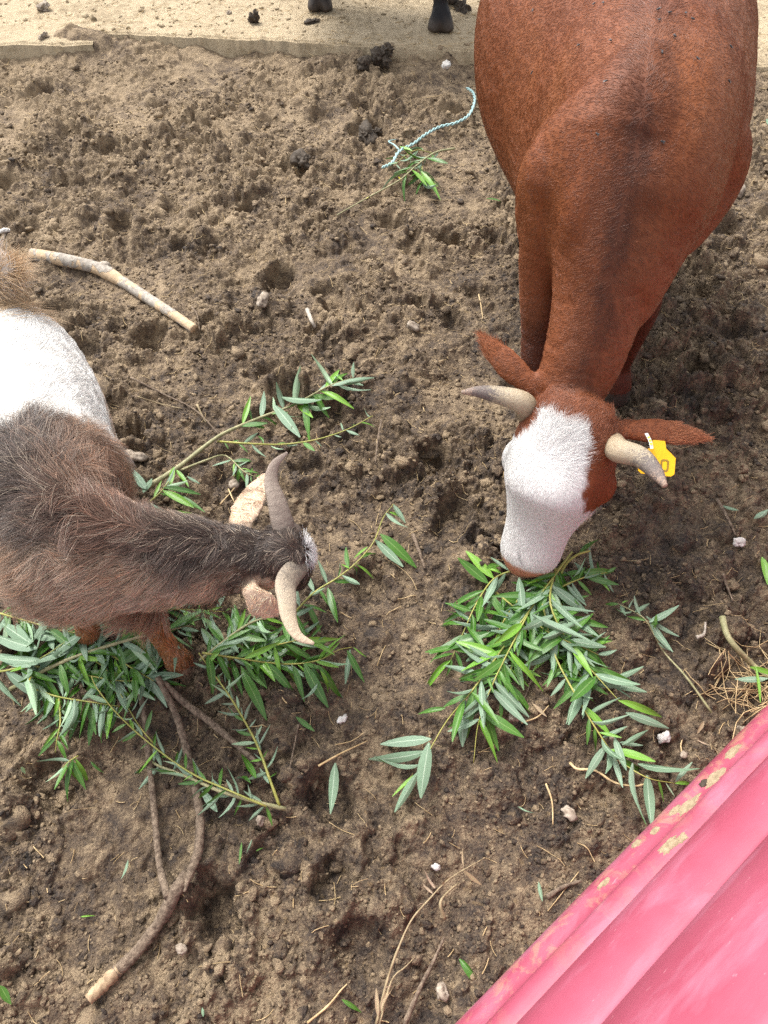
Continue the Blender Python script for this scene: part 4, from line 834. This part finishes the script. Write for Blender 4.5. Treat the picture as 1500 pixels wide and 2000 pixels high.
branch('willow branch with hanging grey leaves below the heap, yellow leaf on it', GB, [
    dict(pts=[(60, 1343, .03), (110, 1360, .03), (170, 1370, .03), (235, 1380, .03)], n=40, t=(.05, 1), under=.55, len=(.05, .09), sides=-1, ang=(50, 100),
         leaves=[((75, 1340), (78, 1395), U, 'leaf', .03, 1.0), ((60, 1345), (70, 1390), T_, 'leaf', .025), ((145, 1365), (150, 1460), U, 'leaf', .04, 1.2), ((62, 1322), (45, 1345), T_, 'yellow_leaf', .06, 1.2), ((85, 1348), (102, 1392), U, 'leaf', .03, .8)]),
    dict(pts=[(115, 1365, .03), (118, 1410, .025), (112, 1440, .02), (108, 1470, .01)], n=10, t=(.1, .8), under=.6, len=(.03, .06)),])
branch('willow branch deep in the heap behind the goat\'s front hoof', GB, [
    dict(pts=[(60, 1300, .02), (150, 1315, .025), (240, 1330, .02), (310, 1320, .015)], n=44, t=(.02, 1), under=.45, young=.15, len=(.05, .10)), dict(pts=[(120, 1270, .02), (200, 1300, .025), (230, 1360, .02)], n=26, t=(.05, 1), under=.5, len=(.05, .09)), dict(pts=[(230, 1200, .02), (330, 1190, .02), (440, 1195, .02)], n=24, t=(.05, 1), under=.4, len=(.05, .09))])
branch('small green willow sprig alone on the mud at lower left', GB, [
    dict(pts=[(153, 1476, .012), (135, 1487, .018), (122, 1500, .015)], r0=.002, r1=.001, n=2, leaves=[((143, 1483), (120, 1567), T_, 'leaf', .02, .9), ((147, 1482), (178, 1540), T_, 'young', .025, 1.0), ((140, 1485), (168, 1542), T_, 'leaf', .02, 1.0), ((135, 1488), (102, 1523), U, 'young', .02, .7), ((125, 1495), (160, 1530), T_, 'young', .02, .8), ((177, 1487), (199, 1510), T_, 'leaf', .012, 1.0)])])
branch('willow branch under the goat\'s head with drooping bright leaves at right', GB, [
    dict(pts=[(395, 1275, .03), (460, 1285, .035), (555, 1297, .03), (620, 1290, .035), (660, 1270, .04), (688, 1264, .045)], n=38, t=(.02, .8), under=.3, young=.2, len=(.06, .1),
         leaves=[((594, 1298), (636, 1378), T_, 'leaf', .045, 1.1), ((572, 1300), (597, 1362), T_, 'leaf', .04, 1.0), ((622, 1300), (682, 1368), T_, 'leaf', .045, 1.0), ((626, 1310), (648, 1352), T_, 'young', .05, 1.2), ((620, 1335), (592, 1375), U, 'leaf', .03), ((678, 1270), (712, 1333), T_, 'leaf', .045, 1.0), ((684, 1268), (674, 1338), U, 'leaf', .04, .9),
                 ((690, 1264), (716, 1284), T_, 'young', .04, .7), ((472, 1310), (520, 1397), T_, 'leaf', .04, 1.0), ((480, 1308), (520, 1342), T_, 'leaf', .035, 1.0), ((470, 1300), (490, 1340), T_, 'leaf', .04)])])
branch('leafy willow branch between the goat\'s leg and lower horn', GB, [
    dict(pts=[(390, 1290, .02), (430, 1258, .04), (480, 1222, .045), (520, 1205, .045)], mat='stem_green', r0=.0045, r1=.0025, n=52, t=(.05, 1), under=.45, len=(.05, .095)),
    dict(pts=[(440, 1290, .03), (500, 1270, .04), (560, 1255, .04), (610, 1245, .03)], n=30, t=(.05, 1), under=.25, young=.15, len=(.06, .1), leaves=[((590, 1268), (638, 1252), T_, 'leaf', .05, 1.1)])])
branch('willow shoot rising from the goat\'s head towards the cow, few leaves', GB, [
    dict(pts=[(560, 1215, .03), (610, 1160, .035), (660, 1128, .04), (700, 1095, .045), (730, 1058, .05), (748, 1012, .05), (768, 985, .05)], n=14, t=(.02, .5), under=.4, young=.2, len=(.04, .085),
         leaves=[((743, 1043), (814, 1104), T_, 'leaf', .05, 1.1), ((733, 1054), (787, 1108), U, 'leaf', .045, 1.2), ((702, 1091), (746, 1070), T_, 'leaf', .05, 1.2), ((718, 1068), (690, 1090), T_, 'young', .04, .9), ((754, 1002), (794, 1040), U, 'leaf', .05, 1.2), ((768, 985), (792, 1022), U, 'leaf', .05, 1.2), ((760, 1000), (790, 1008), T_, 'young', .04),
                 ((682, 1110), (666, 1102), T_, 'young', .04, 1.3), ((690, 1105), (708, 1130), T_, 'leaf', .035, 1.1), ((695, 1102), (735, 1124), T_, 'young', .04, .6), ((640, 1148), (660, 1215), T_, 'leaf', .03, 1.0), ((600, 1180), (628, 1235), T_, 'leaf', .03, 1.1)])])
branch('forked willow branch on the mud above the goat\'s head', GB, [
    dict(pts=[(282, 955, .012), (345, 915, .02), (405, 868, .025), (440, 845, .03), (510, 815, .035), (575, 790, .04), (640, 755, .04), (690, 738, .04)], mat='stem_green', r0=.0085, r1=.0016, n=26, t=(.42, 1), under=.4, young=.25, len=(.06, .12),
         leaves=[((645, 752), (678, 716), T_, 'leaf', .04, 1.1), ((660, 752), (714, 771), U, 'leaf', .04, 1.0), ((550, 775), (630, 788), U, 'leaf', .05, 1.0), ((535, 790), (585, 848), U, 'leaf', .05, 1.0), ((580, 790), (610, 812), T_, 'young', .04)]),
    dict(pts=[(425, 862, .02), (480, 866, .03), (550, 868, .03), (620, 858, .03), (680, 838, .035), (728, 812, .04)], r0=.0035, r1=.0012, n=20, t=(.02, 1), under=.5, young=.2, len=(.03, .06)),
    dict(pts=[(355, 918, .02), (400, 900, .02), (440, 890, .02), (475, 920, .025), (500, 932, .02)], mat='stem_green', r0=.004, r1=.0012, n=16, t=(.55, 1), under=.35, len=(.03, .06), leaves=[((470, 912), (462, 948), T_, 'leaf', .02, 1.3)])])
branch('clump of willow leaves beside the brown goat\'s neck', GB, [
    dict(pts=[(285, 985, .03), (310, 965, .04), (330, 940, .05)], r0=.003, r1=.0015, n=5, young=.4, len=(.06, .09), leaves=[((318, 952), (392, 962), T_, 'leaf', .05, 1.1), ((318, 958), (378, 988), T_, 'young', .05, 1.1), ((335, 962), (400, 992), T_, 'leaf', .04, .8), ((345, 918), (368, 950), T_, 'young', .04), ((340, 912), (330, 950), T_, 'young', .05), ((365, 930), (390, 945), U, 'leaf', .03), ((285, 955), (262, 925), U, 'leaf', .06, 1.0), ((280, 962), (295, 930), U, 'leaf', .06, 1.0), ((340, 998), (375, 1002), T_, 'young', .02, .7)])])
branch('leafy willow twig lying beside the blue green twine', None, [
    dict(pts=[(888, 290, .02), (850, 298, .03), (815, 322, .025), (780, 352, .02), (720, 385, .015), (658, 420, .008)], mat='stem_green', r0=.005, r1=.002, n=14, t=(.08, .5), under=.35, young=.25, len=(.06, .11), leaves=[((822, 335), (860, 388), T_, 'young', .04, 1.0), ((824, 350), (848, 388), U, 'leaf', .02), ((715, 388), (722, 382), T_, 'yellow_leaf', .02, 2), ((778, 345), (784, 352), T_, 'yellow_leaf', .03, 2)]),
    dict(pts=[(848, 300, .03), (815, 293, .03), (790, 305, .035), (772, 322, .03)], r0=.002, r1=.001, n=10, t=(.1, 1), under=.4, young=.3, len=(.05, .09)),
    dict(pts=[(825, 325, .03), (824, 345, .03), (826, 360, .02)], r0=.002, r1=.001, n=8, t=(.1, 1), under=.4, young=.2, len=(.05, .09))])
branch('small willow twig with a long bare stalk at right', None, [
    dict(pts=[(1390, 1392, .008), (1340, 1322, .012), (1298, 1275, .015), (1275, 1235, .02), (1255, 1205, .025), (1205, 1178, .02)], r0=.003, r1=.0012, mat='stem_green', n=6, t=(.62, 1), under=.8, len=(.03, .06),
         leaves=[((1285, 1255), (1308, 1272), U), ((1268, 1215), (1322, 1190), U, 'leaf', .03, 1.0), ((1272, 1220), (1310, 1208), T_, 'leaf', .04, 1.1), ((1282, 1200), (1278, 1235), T_, 'leaf', .045, 1.1), ((1270, 1210), (1300, 1274), U, 'leaf', .03, 1.1), ((1262, 1203), (1322, 1246), U, 'leaf', .025, 1.0), ((1240, 1195), (1268, 1180), U, 'leaf', .03), ((1212, 1180), (1222, 1200), U, 'leaf', .02, 1.4), ((1215, 1178), (1228, 1172), T_, 'young', .02, 1.4)])])
branch('stout greenish willow stick running into the straw at right', None, [
    dict(pts=[(1411, 1206, .012), (1420, 1240, .02), (1440, 1268, .02), (1470, 1298, .02), (1500, 1322, .015), (1530, 1345, .01)], mat='stem_green', r0=.0085, r1=.006, n=0,
         leaves=[((1420, 1238), (1436, 1262), T_), ((1415, 1240), (1435, 1268), U), ((1500, 1325), (1433, 1330), U, 'leaf', .04, 1.1), ((1465, 1303), (1520, 1318), T_, 'young', .045, 1.2), ((1475, 1300), (1488, 1372), T_, 'young', .05, .4)])])

# loose leaves on the mud
for (b_, t_, sd, key, wide, label) in [
        ((655, 1490), (645, 1590), U, 'leaf', 1.15, 'large single pale willow leaf lying on bare mud at bottom centre'),
        ((897, 1873), (950, 1927), T_, 'leaf', 1.3, 'chewed green leaf beside the red barrier near the bottom'),
        ((668, 1952), (708, 1980), T_, 'leaf', 1.1, 'curled green leaf at the bottom edge of the photo'),
        ((1052, 1722), (1058, 1762), U, 'leaf', 1.2, 'torn pale leaf fragment on mud left of the red barrier'),
        ((250, 1680), (240, 1718), U, 'leaf', 1.0, 'pale leaf right of which the two bare sticks fork'),
        ((472, 1645), (468, 1688), T_, 'leaf', .7, 'narrow dark green leaf standing in the mud at lower centre'),
        ((492, 1640), (482, 1668), U, 'leaf', .8, 'small pale leaf next to the narrow dark green leaf'),
        ((500, 1662), (516, 1655), T_, 'leaf', 1.0, 'short green leaf pointing right at lower centre'),
        ((578, 1400), (614, 1428), T_, 'leaf', 1.1, 'shrivelled green leaf above the brown dry stalk'),
        ((1500, 995), (1466, 1032), U, 'leaf', 1.5, 'pale blue green leaf cut by the right edge of the photo'),
        ((1412, 988), (1442, 998), U, 'leaf', 1.6, 'small grey leaf beside a rotten twig at right'),
        ((1488, 1088), (1506, 1130), T_, 'young', 1.4, 'bright green leaf at the right edge below the grey one'),
        ((1040, 1374), (1068, 1400), T_, 'dry_leaf', 1.1, 'pinkish brown dry leaf below the cow\'s willow pile'),
        ((1375, 1410), (1362, 1432), T_, 'dry_leaf', 1.4, 'tan dry leaf beside a seedling left of the red barrier'),
        ((1362, 1445), (1385, 1456), U, 'dry_leaf', .9, 'greyish dry leaf nearest the red barrier'),
        ((0, 1925), (22, 1962), T_, 'leaf', 2.0, 'green leaf cut by the left edge near the bottom'),
        ((395, 1968), (398, 1990), U, 'leaf', 1.4, 'tiny pale leaf at the bottom below the forked sticks'),
        ((42, 1498), (50, 1510), U, 'young', 1.8, 'tiny light green leaf left of the deep hoof print'),
        ((158, 1790), (178, 1790), T_, 'young', 1.1, 'tiny green leaf on mud left of the bare forked branch'),
        ((950, 388), (985, 392), T_, 'leaf', 1.2, 'green leaf on mud beside the cow\'s foreleg'),
        ((1498, 232), (1512, 250), U, 'leaf', 1.2, 'pale leaf at the right edge behind the brown cow'),
        ((1012, 1575), (1040, 1590), U, 'leaf', .9, 'small pale leaf scrap left of the round muddy stone')]:
    a_, b2 = G(*b_, .008), G(*t_, .012); o = place_leaf(None, a_, b2, sd, key, wide, random.uniform(-.25, .25), 'loose_leaf')
    tag(o, label, 'leaf', 'loose leaves scattered on the mud')

# ------------------------------------------------------------------ sticks, twine, stalks
def stick(name, label, cat, pts, r, m, lift=.006, knob=.1, group=None, n=9):
    P = [G(q_[0], q_[1], q_[2] if len(q_) > 2 else lift) for q_ in pts]; c = P[0]
    o = new_obj(name, tube_mesh(name, [p - c for p in P], r, n, 6, knob), None, M[m]); o.location = c; return tag(o, label, cat, group)
# the peeled stick with bark patches
P = [G(*q_) for q_ in [(62, 497, .016), (125, 508, .016), (190, 524, .016), (235, 548, .015), (285, 580, .014), (335, 612, .012), (380, 643, .012)]]
st = empty('wooden_stick', P[0], 'pale half peeled stick with grey bark patches lying behind the goat', 'stick')
C = catmull(A([list(p) for p in P]), 6); rr_ = np.interp(np.linspace(0, 1, len(C)), [0, .3, .42, .5, 1], [.026, .026, .029, .023, .0175])
rr_ = rr_ * .92
def patchy_wood():
    m, nt, b = mat('half_peeled_wood'); v = coords(nt); n1 = noise(nt, v, 11, 4, .6, .8); n2 = noise(nt, v, 60, 4, .7)
    wood = ramp(nt, n2, [(.3, (.36, .25, .15)), (.7, (.58, .44, .28))]); bk = ramp(nt, n2, [(.3, (.19, .16, .13)), (.7, (.42, .38, .32))])
    k = ramp(nt, n1, [(.49, (0, 0, 0)), (.52, (1, 1, 1))]); nt.links.new(mixc(nt, k, wood, bk), b.inputs['Base Color']); b.inputs['Roughness'].default_value = .8
    bump(nt, b, math_(nt, 'ADD', n2, k), .7, .003); return m
M['half_peeled'] = patchy_wood()
new_obj('wood', tube_mesh('wood', [Vector(c) - P[0] for c in C], rr_, 14, 3, .06), st, M['half_peeled'])
M['grey_bark'] = simple('grey_bark', (.24, .20, .16), (.46, .41, .34), 90, .85, .003)
new_obj('knot', lump_mesh('knot', (.022, .018, .016), 2, 31, 1, .3), st, M['grey_bark']).location = Vector(C[13]) - P[0] + Vector((.01, .012, .012))
# the bare forked branch at lower left
P0 = G(172, 1953, .012); fb = empty('bare_branch', P0, 'bare forked branch with peeled butt end at lower left', 'branch')
def sub(name, pts, r, m): 
    P = [G(*q_) for q_ in pts]; return new_obj(name, tube_mesh(name, [p - P0 for p in P], [q_ * .9 for q_ in r], 10, 9, .13), fb, M[m])
sub('butt', [(172, 1953, .012), (200, 1925, .013), (232, 1893, .013)], [.0125, .0145, .014], 'pale_wood')
sub('main_limb', [(225, 1900, .013), (268, 1858, .014), (312, 1800, .016), (345, 1738, .018), (362, 1705, .016)], [.0138, .0145, .0145, .0155, .010], 'bark')
sub('side_limb', [(328, 1752, .014), (312, 1690, .016), (303, 1600, .018), (292, 1490, .02), (282, 1400, .02), (265, 1300, .02)], [.010, .0085, .0085, .008, .008, .006], 'bark')
sub('side_limb', [(352, 1728, .014), (378, 1690, .018), (390, 1640, .02), (388, 1570, .02), (368, 1480, .022), (345, 1400, .025), (308, 1322, .03)], [.008, .0105, .011, .010, .010, .009, .008], 'bark')
sub('broken_spur', [(378, 1690, .018), (368, 1715, .016), (360, 1742, .012)], [.010, .008, .003], 'bark')
stick('twig', 'brown stick running down right from the bare branch, under grey leaves', 'stick', [(318, 1332, .02), (360, 1372, .018), (408, 1408, .016), (455, 1448, .014), (508, 1495, .008)], [.008, .0088, .0085, .007, .005], 'bark')
for label, pts, r, m in [
        ('flat brown bark strip beside the willow shoot, centre', [(806, 1043), (818, 1075), (830, 1110)], .007, 'bark'),
        ('short grey twig stub on the mud behind the cow\'s head', [(600, 605, .012), (608, 625, .014), (616, 640, .008)], .009, 'grey_bark'),
        ('thin upright reddish twig right of the upper forked willow branch', [(745, 820), (738, 860), (733, 905)], .0035, 'bark'),
        ('long thin dry twig reaching the upper forked willow branch', [(255, 737), (320, 770), (380, 800), (430, 850)], .0035, 'bark'),
        ('thin curved twig below the long dry twig, left of centre', [(270, 775), (310, 788), (355, 798)], .0025, 'dry_weed'),
        ('short pale twig leaning by the long dry twig', [(385, 790), (395, 812), (402, 825)], .004, 'dry_weed'),
        ('straight straw coloured stalk left of the five pale leaves', [(622, 1496), (665, 1472), (718, 1447)], .0026, 'straw'),
        ('reddish dry stalk standing below the shrivelled green leaf', [(583, 1415), (575, 1455), (562, 1520)], .0024, 'bark'),
        ('long bent pale root beside the branch tip near the barrier', [(1113, 1490), (1128, 1502), (1162, 1505), (1200, 1528), (1240, 1535), (1262, 1530)], .0035, 'straw'),
        ('pale curved stalk left of the round muddy stone', [(1066, 1530), (1078, 1565), (1080, 1610)], .0026, 'straw'),
        ('rotten twig beside the small grey leaf at right', [(1400, 975), (1420, 1010), (1437, 1045)], .0055, 'bark'),
        ('short reddish twig on dark mud at right', [(1412, 1120), (1420, 1145), (1432, 1175)], .004, 'bark'),
        ('brown forked twig left of the greenish stick', [(1360, 1245), (1375, 1238), (1378, 1215)], .005, 'grey_bark'),
        ('thin wavy root from the muddy stone below the cow\'s pile', [(1018, 1412), (1050, 1400), (1072, 1378)], .0022, 'straw'),
        ('dark brown root sticking out below the cow\'s pile', [(1015, 1385), (1030, 1350), (1045, 1310)], .0028, 'bark'),
        ('dark stick half buried left of the red barrier', [(1068, 1752), (1100, 1732), (1135, 1720)], .006, 'bark'),
        ('long brown stalk at bottom centre, right of the dry weed', [(790, 2000, .015), (820, 1930, .012), (845, 1880, .012), (868, 1830, .016)], .0055, 'bark'),
        ('thin pale root curving to the bottom edge', [(600, 1998), (640, 1965), (665, 1935), (678, 1922)], .0026, 'straw'),
        ('thin straw on mud behind the cow\'s left horn', [(935, 575), (940, 600), (943, 622)], .0025, 'straw'),
        ('thin twig standing near the goat\'s right ear', [(430, 985), (452, 960), (462, 948)], .0022, 'straw'),
        ('thin twig crossing another by the goat\'s right ear', [(446, 955), (455, 975), (466, 995)], .0022, 'straw'),
        ('small dark twig right of the peeled stick', [(375, 600), (385, 615), (390, 645)], .003, 'bark')]:
    rr_ = [r * (1 - .5 * i / max(1, len(pts) - 1)) for i in range(len(pts))]
    stick('twig', label, 'twig', pts, rr_, m, max(.004, r), .12, 'dry twigs and stalks on the mud', 7)
# dry weed
P0 = G(735, 2000, .02); wdd = empty('dry_weed', P0, 'withered weed with curled leaves at bottom centre', 'weed')
for nm, pts, r in [('stalk', [(735, 2000, .02), (755, 1920, .02), (775, 1860, .025), (802, 1800, .02), (835, 1760, .03), (880, 1715, .03), (948, 1675, .02)], .003), ('stalk', [(742, 1998, .02), (765, 1915, .02), (790, 1890, .02), (810, 1870, .02)], .0024), ('stalk', [(868, 1795, .02), (860, 1765, .03), (872, 1745, .03), (895, 1725, .02)], .004)]:
    P = [G(*q_) for q_ in pts]; new_obj(nm, tube_mesh(nm, [p - P0 for p in P], np.linspace(r, r * .4, len(P)), 6, 5, .15), wdd, M['dry_weed'])
for b_, t_ in [((845, 1745), (825, 1725)), ((850, 1735), (832, 1705)), ((862, 1728), (880, 1712)), ((905, 1700), (938, 1730)), ((905, 1690), (903, 1655)), ((830, 1768), (812, 1758)), ((738, 1985), (735, 1930)), ((745, 1975), (755, 1905)), ((752, 1930), (765, 1925))]:
    place_leaf(wdd, G(*b_, .03), G(*t_, .02), None, 'dry_leaf', random.uniform(.8, 1.4), random.uniform(-.9, .9))
# twine: two twisted strands
def strand(C, r, turns, ph, off):
    T = nrm(np.gradient(C, axis=0)); R = nrm(np.cross(T, (0, 0, 1))); Un = np.cross(R, T); t = np.linspace(0, turns * 6.283, len(C)) + ph
    return C + off * (np.cos(t)[:, None] * R + np.sin(t)[:, None] * Un)
C = catmull(A([list(G(*q_, .016)) for q_ in [(912, 172), (924, 182), (926, 200), (915, 225), (890, 240), (858, 248), (832, 262), (808, 280), (780, 295), (765, 318), (746, 328)]]), 14)
tw = empty('twine', C[0], 'faded blue green twine on the mud left of the cow\'s belly', 'twine')
for ph in (0, 3.14):
    Q = strand(C, .003, 17, ph, .0036); new_obj('strand', tube_mesh('strand', [q_ - C[0] for q_ in Q], np.full(len(Q), .0036), 6, 1), tw, M['twine'])
Q = [G(*q_, .012) for q_ in [(779, 292), (770, 283), (759, 276), (774, 272)]]; new_obj('loose_end', tube_mesh('loose_end', [p - Vector(C[0]) for p in Q], [.004, .0035, .003, .001], 6, 5), tw, M['twine'])

# ------------------------------------------------------------------ stones, dung
def lump(name, label, cat, px, py, r, m, seed, z=None, group=None, jag=.3, sink=.25, sub_=3):
    p = G(px, py) if z is None else W(px, py, z); o = new_obj(name, lump_mesh(name, r, sub_, seed, 1, jag), None, M[m]); o.location = p + Vector((0, 0, r[2] * (1 - sink) - .004)); o.rotation_euler = (random.uniform(-.3, .3), random.uniform(-.3, .3), random.uniform(0, 6.3)); return tag(o, label, cat, group)
for i, (px, py, r, m, label) in enumerate([
        (1295, 1443, (.016, .013, .011), 'stone', 'white pointed stone on dark mud between branch tip and barrier'), (670, 1404, (.012, .008, .007), 'stone', 'small white oval stone above the large pale single leaf'),
        (1003, 1402, (.014, .014, .012), 'mud_stone', 'round muddy stone just below the cow\'s willow pile'), (1112, 1588, (.017, .014, .010), 'mud_stone', 'round muddy stone on mud left of the barrier'), (853, 1693, (.009, .006, .006), 'stone', 'small white chip beside the withered weed'),
        (352, 1855, (.013, .010, .008), 'mud_stone', 'pinkish stone right of the peeled butt end'), (12, 452, (.022, .012, .011), 'stone', 'white elongated stone at the left edge above the goat\'s tail'), (1440, 372, (.035, .02, .02), 'mud_stone', 'pale stone beside the cow\'s shoulder at right'),
        (265, 893, (.022, .016, .014), 'mud_stone', 'grey stone by the clump of leaves next to the goat'), (512, 590, (.028, .022, .012), 'mud_stone', 'flat pale stone in the mud at upper centre'), (805, 637, (.022, .018, .014), 'mud_stone', 'tan rounded stone in mud behind the goat and cow'),
        (1022, 1055, (.018, .014, .012), 'mud_stone', 'brown stone by the cow\'s chin'), (865, 1940, (.016, .016, .013), 'mud_stone', 'brown round lump near the bottom beside the long stalk'), (1440, 1060, (.018, .014, .008), 'stone', 'flat grey stone below the small grey leaf at right'), (1195, 1440, (.006, .005, .004), 'mud_stone', 'tiny tan pebble left of the white pointed stone'),
        (1335, 1475, (.008, .007, .006), 'mud_stone', 'tiny brown pebble below the white pointed stone'), (455, 945, (.014, .012, .010), 'mud_stone', 'small stone between goat ear and forked branch'), (510, 1600, (.014, .012, .009), 'mud_stone', 'tan crumbly lump below the forked yellow stemmed branch'), (870, 130, (.024, .02, .014), 'stone', 'pale stone near the pad edge left of the cow'), (1452, 1430, (.018, .01, .012), 'mud_stone', 'grey stone wedged against the red barrier')]):
    lump('stone', label, 'stone', px, py, r, m, 800 + i, None, 'stones lying in the mud', .55, .3)
for i, (px, py, r, label, z) in enumerate([(497, 46, (.026, .022, .035), 'black dung lump standing alone on the pad', .1), (905, 18, (.032, .03, .025), 'brown dung lump on the pad beside the black hooves', .1), (745, 118, (.055, .045, .035), 'dark dung pat by the pad edge, largest of the heap', None), (712, 132, (.035, .03, .024), 'dark dung lump left of the dung pat by the pad edge', None), (762, 102, (.03, .03, .024), 'dark dung lump on top of the pat by the pad edge', None),
        (715, 268, (.04, .03, .026), 'dark broken dung pat left of the twine', None), (735, 262, (.022, .02, .02), 'small dark lump touching the broken dung pat', None), (592, 320, (.03, .026, .02), 'dark lump beside the hoof hole at top centre', None), (85, 75, (.03, .02, .02), 'brown clod on the left pad edge', .1), (448, 28, (.012, .012, .012), 'small grey clod on the pad', .1), (85, 42 - 20, (.035, .028, .022), 'tan clod on the pad at upper left', .1), (612, 42, (.03, .02, .012), 'flat brown clod on the pad left of the black hooves', .1)]):
    lump('dung_lump', label, 'dung', px, py, r, 'dung' if 'dark' in label or 'black' in label else 'mud_stone', 900 + i, z, 'dung and clods', .9, .35, 4)

# ------------------------------------------------------------------ stuff: clods, crumbs, straw litter, gravel
def scatter_mesh(name, pts, sizes, m, seed, flat=.75, sub=1):
    rg = np.random.default_rng(seed); bm = bmesh.new(); bmesh.ops.create_icosphere(bm, subdivisions=sub, radius=1); bm.verts.index_update()
    bv = A([list(v.co) for v in bm.verts]); bf = np.array([[v.index for v in f.verts] for f in bm.faces]); bm.free(); n = len(pts)
    ang = rg.uniform(0, 6.283, n); V = bv[None] * rg.uniform(.55, 1.3, (n, len(bv), 1)) * (1 + .45 * np.tanh(np.einsum('nk,vk->nv', rg.normal(0, 1, (n, 3)), bv)))[..., None]; sc = np.stack([rg.uniform(.7, 1.3, n), rg.uniform(.6, 1.1, n), rg.uniform(.5, 1, n) * flat], 1); V = V * sc[:, None]
    c, s = np.cos(ang)[:, None], np.sin(ang)[:, None]; V = np.stack([V[..., 0] * c - V[..., 1] * s, V[..., 0] * s + V[..., 1] * c, V[..., 2]], -1) * sizes[:, None, None] + pts[:, None]
    F = (bf[None] + (np.arange(n) * len(bv))[:, None, None]).reshape(-1, 3); me = mesh_np(name, V.reshape(-1, 3), F, False); at = me.attributes.new('tone', 'FLOAT', 'POINT'); at.data.foreach_set('value', np.repeat(rg.normal(.03, .085, n), len(bv)).astype(np.float32))
    return new_obj(name, me, None, m, kind='stuff')
n = 80000; y = RNG.uniform(0, 1, n) ** 1.25 * 4.2 - .2; x = RNG.uniform(-1, 1, n) * np.interp(y, [-.2, 4.2], [.95, 2.3])
keep = fbm(x, y, 5, 3, 640) > RNG.normal(-.05, .25, n); x, y = x[keep], y[keep]; ok = y < pad_edge(x) + .05; x, y = x[ok], y[ok]
sz = np.exp(RNG.normal(-5.65, .5, len(x))) * np.interp(y, [0, 4], [.9, 1.35]); z = gh(x, y) + sz * .15
scatter_mesh('mud_crumbs', np.stack([x, y, z], 1), sz, M['crumb'], 5)
n = 5200; y = RNG.uniform(0, 1, n) ** 1.1 * 4.25 - .2; x = RNG.uniform(-1, 1, n) * np.interp(y, [-.2, 4.2], [.95, 2.2])
keep = fbm(x, y, 3.4, 3, 30) + .2 * smoothstep(.2, 1.0, x) > RNG.normal(.02, .22, n); x, y = x[keep], y[keep]; sz = np.exp(RNG.normal(-4.45, .38, len(x)))
scatter_mesh('mud_clods', np.stack([x, y, gh(x, y) - sz * .22], 1), sz, M['crumb'], 15, .62, 2)
n = 1600; x = RNG.uniform(-2.3, 2.3, n); y = RNG.uniform(3.9, 5.4, n); ok = y > pad_edge(x) + .02; x, y = x[ok], y[ok]; sz = np.exp(RNG.normal(-5.0, .5, len(x)))
scatter_mesh('pad_crumbs', np.stack([x, y, np.full(len(x), .103)], 1), sz, M['pad'], 6)
def straw_mesh(name, base, length, ang, r, m, bend=.25, zfun=None):
    n = len(base); V = []; t = np.linspace(-.5, .5, 5); 
    d = np.stack([np.cos(ang), np.sin(ang)], 1); pr = np.stack([-d[:, 1], d[:, 0]], 1); b = RNG.normal(0, bend, n)
    P2 = base[:, None] + (length[:, None] * t)[..., None] * d[:, None] + ((b * length)[:, None] * (t * t))[..., None] * pr[:, None]
    Z = (zfun or gh)(P2[..., 0].ravel(), P2[..., 1].ravel()).reshape(n, 5); Z = np.maximum(Z, Z.mean(1, keepdims=True)) + .002 + RNG.uniform(0, .004, (n, 1))
    rows = np.stack([np.concatenate([P2 + pr[:, None] * r[:, None, None], Z[..., None]], -1), np.concatenate([P2 - pr[:, None] * r[:, None, None], Z[..., None]], -1), np.concatenate([P2, Z[..., None] + 1.3 * r[:, None, None]], -1)], 2)
    F = []
    for i in range(4):
        for k in range(3): F.append([i * 3 + k, i * 3 + (k + 1) % 3, (i + 1) * 3 + (k + 1) % 3, (i + 1) * 3 + k])
    F = (np.array(F)[None] + (np.arange(n) * 15)[:, None, None]).reshape(-1, 4)
    return new_obj(name, mesh_np(name, rows.reshape(-1, 3), F), None, m, kind='stuff')
n = 2600; y = RNG.uniform(0, 1, n) ** .75 * 4.3 - .2; x = RNG.uniform(-1, 1, n) * np.interp(y, [-.2, 4.2], [.95, 2.3]); straw_mesh('straw_litter', np.stack([x, y], 1), np.exp(RNG.normal(-3.75, .55, n)), RNG.uniform(0, 3.14, n), np.exp(RNG.normal(-7.05, .3, n)), M['straw'])
n = 1500; x = RNG.uniform(-2.3, 2.3, n); y = RNG.uniform(3.95, 5.3, n); ok = y > pad_edge(x); straw_mesh('pad_straw', np.stack([x, y], 1)[ok], np.exp(RNG.normal(-3.5, .5, ok.sum())), RNG.uniform(0, 3.14, ok.sum()), np.exp(RNG.normal(-6.8, .3, ok.sum())), M['straw'])
c = G(1465, 1345); n = 75; bx = RNG.normal(c.x, .055, n) + .03; by = RNG.normal(c.y, .035, n); lay = RNG.uniform(0, .03, n)
straw_mesh('straw_clump', np.stack([bx, by], 1), RNG.uniform(.05, .17, n), RNG.choice([.5, 2.2, 1.2, 0], n) + RNG.normal(0, .45, n), RNG.uniform(.0008, .0016, n), M['straw'], .8, lambda X, Y: gh(X, Y) + np.repeat(lay, 5))
n = 900; t = RNG.uniform(-.6, 1.2, n); u = c4 + .11 + RNG.uniform(0, .7, n); Pg = BAR_O[None] + t[:, None] * BAR_D + u[:, None] * BAR_IN; sz = np.exp(RNG.normal(-4.7, .35, n)); Pg[:, 2] = sz * .4 - .012
scatter_mesh('gravel', Pg, sz, M['gravel'], 9)
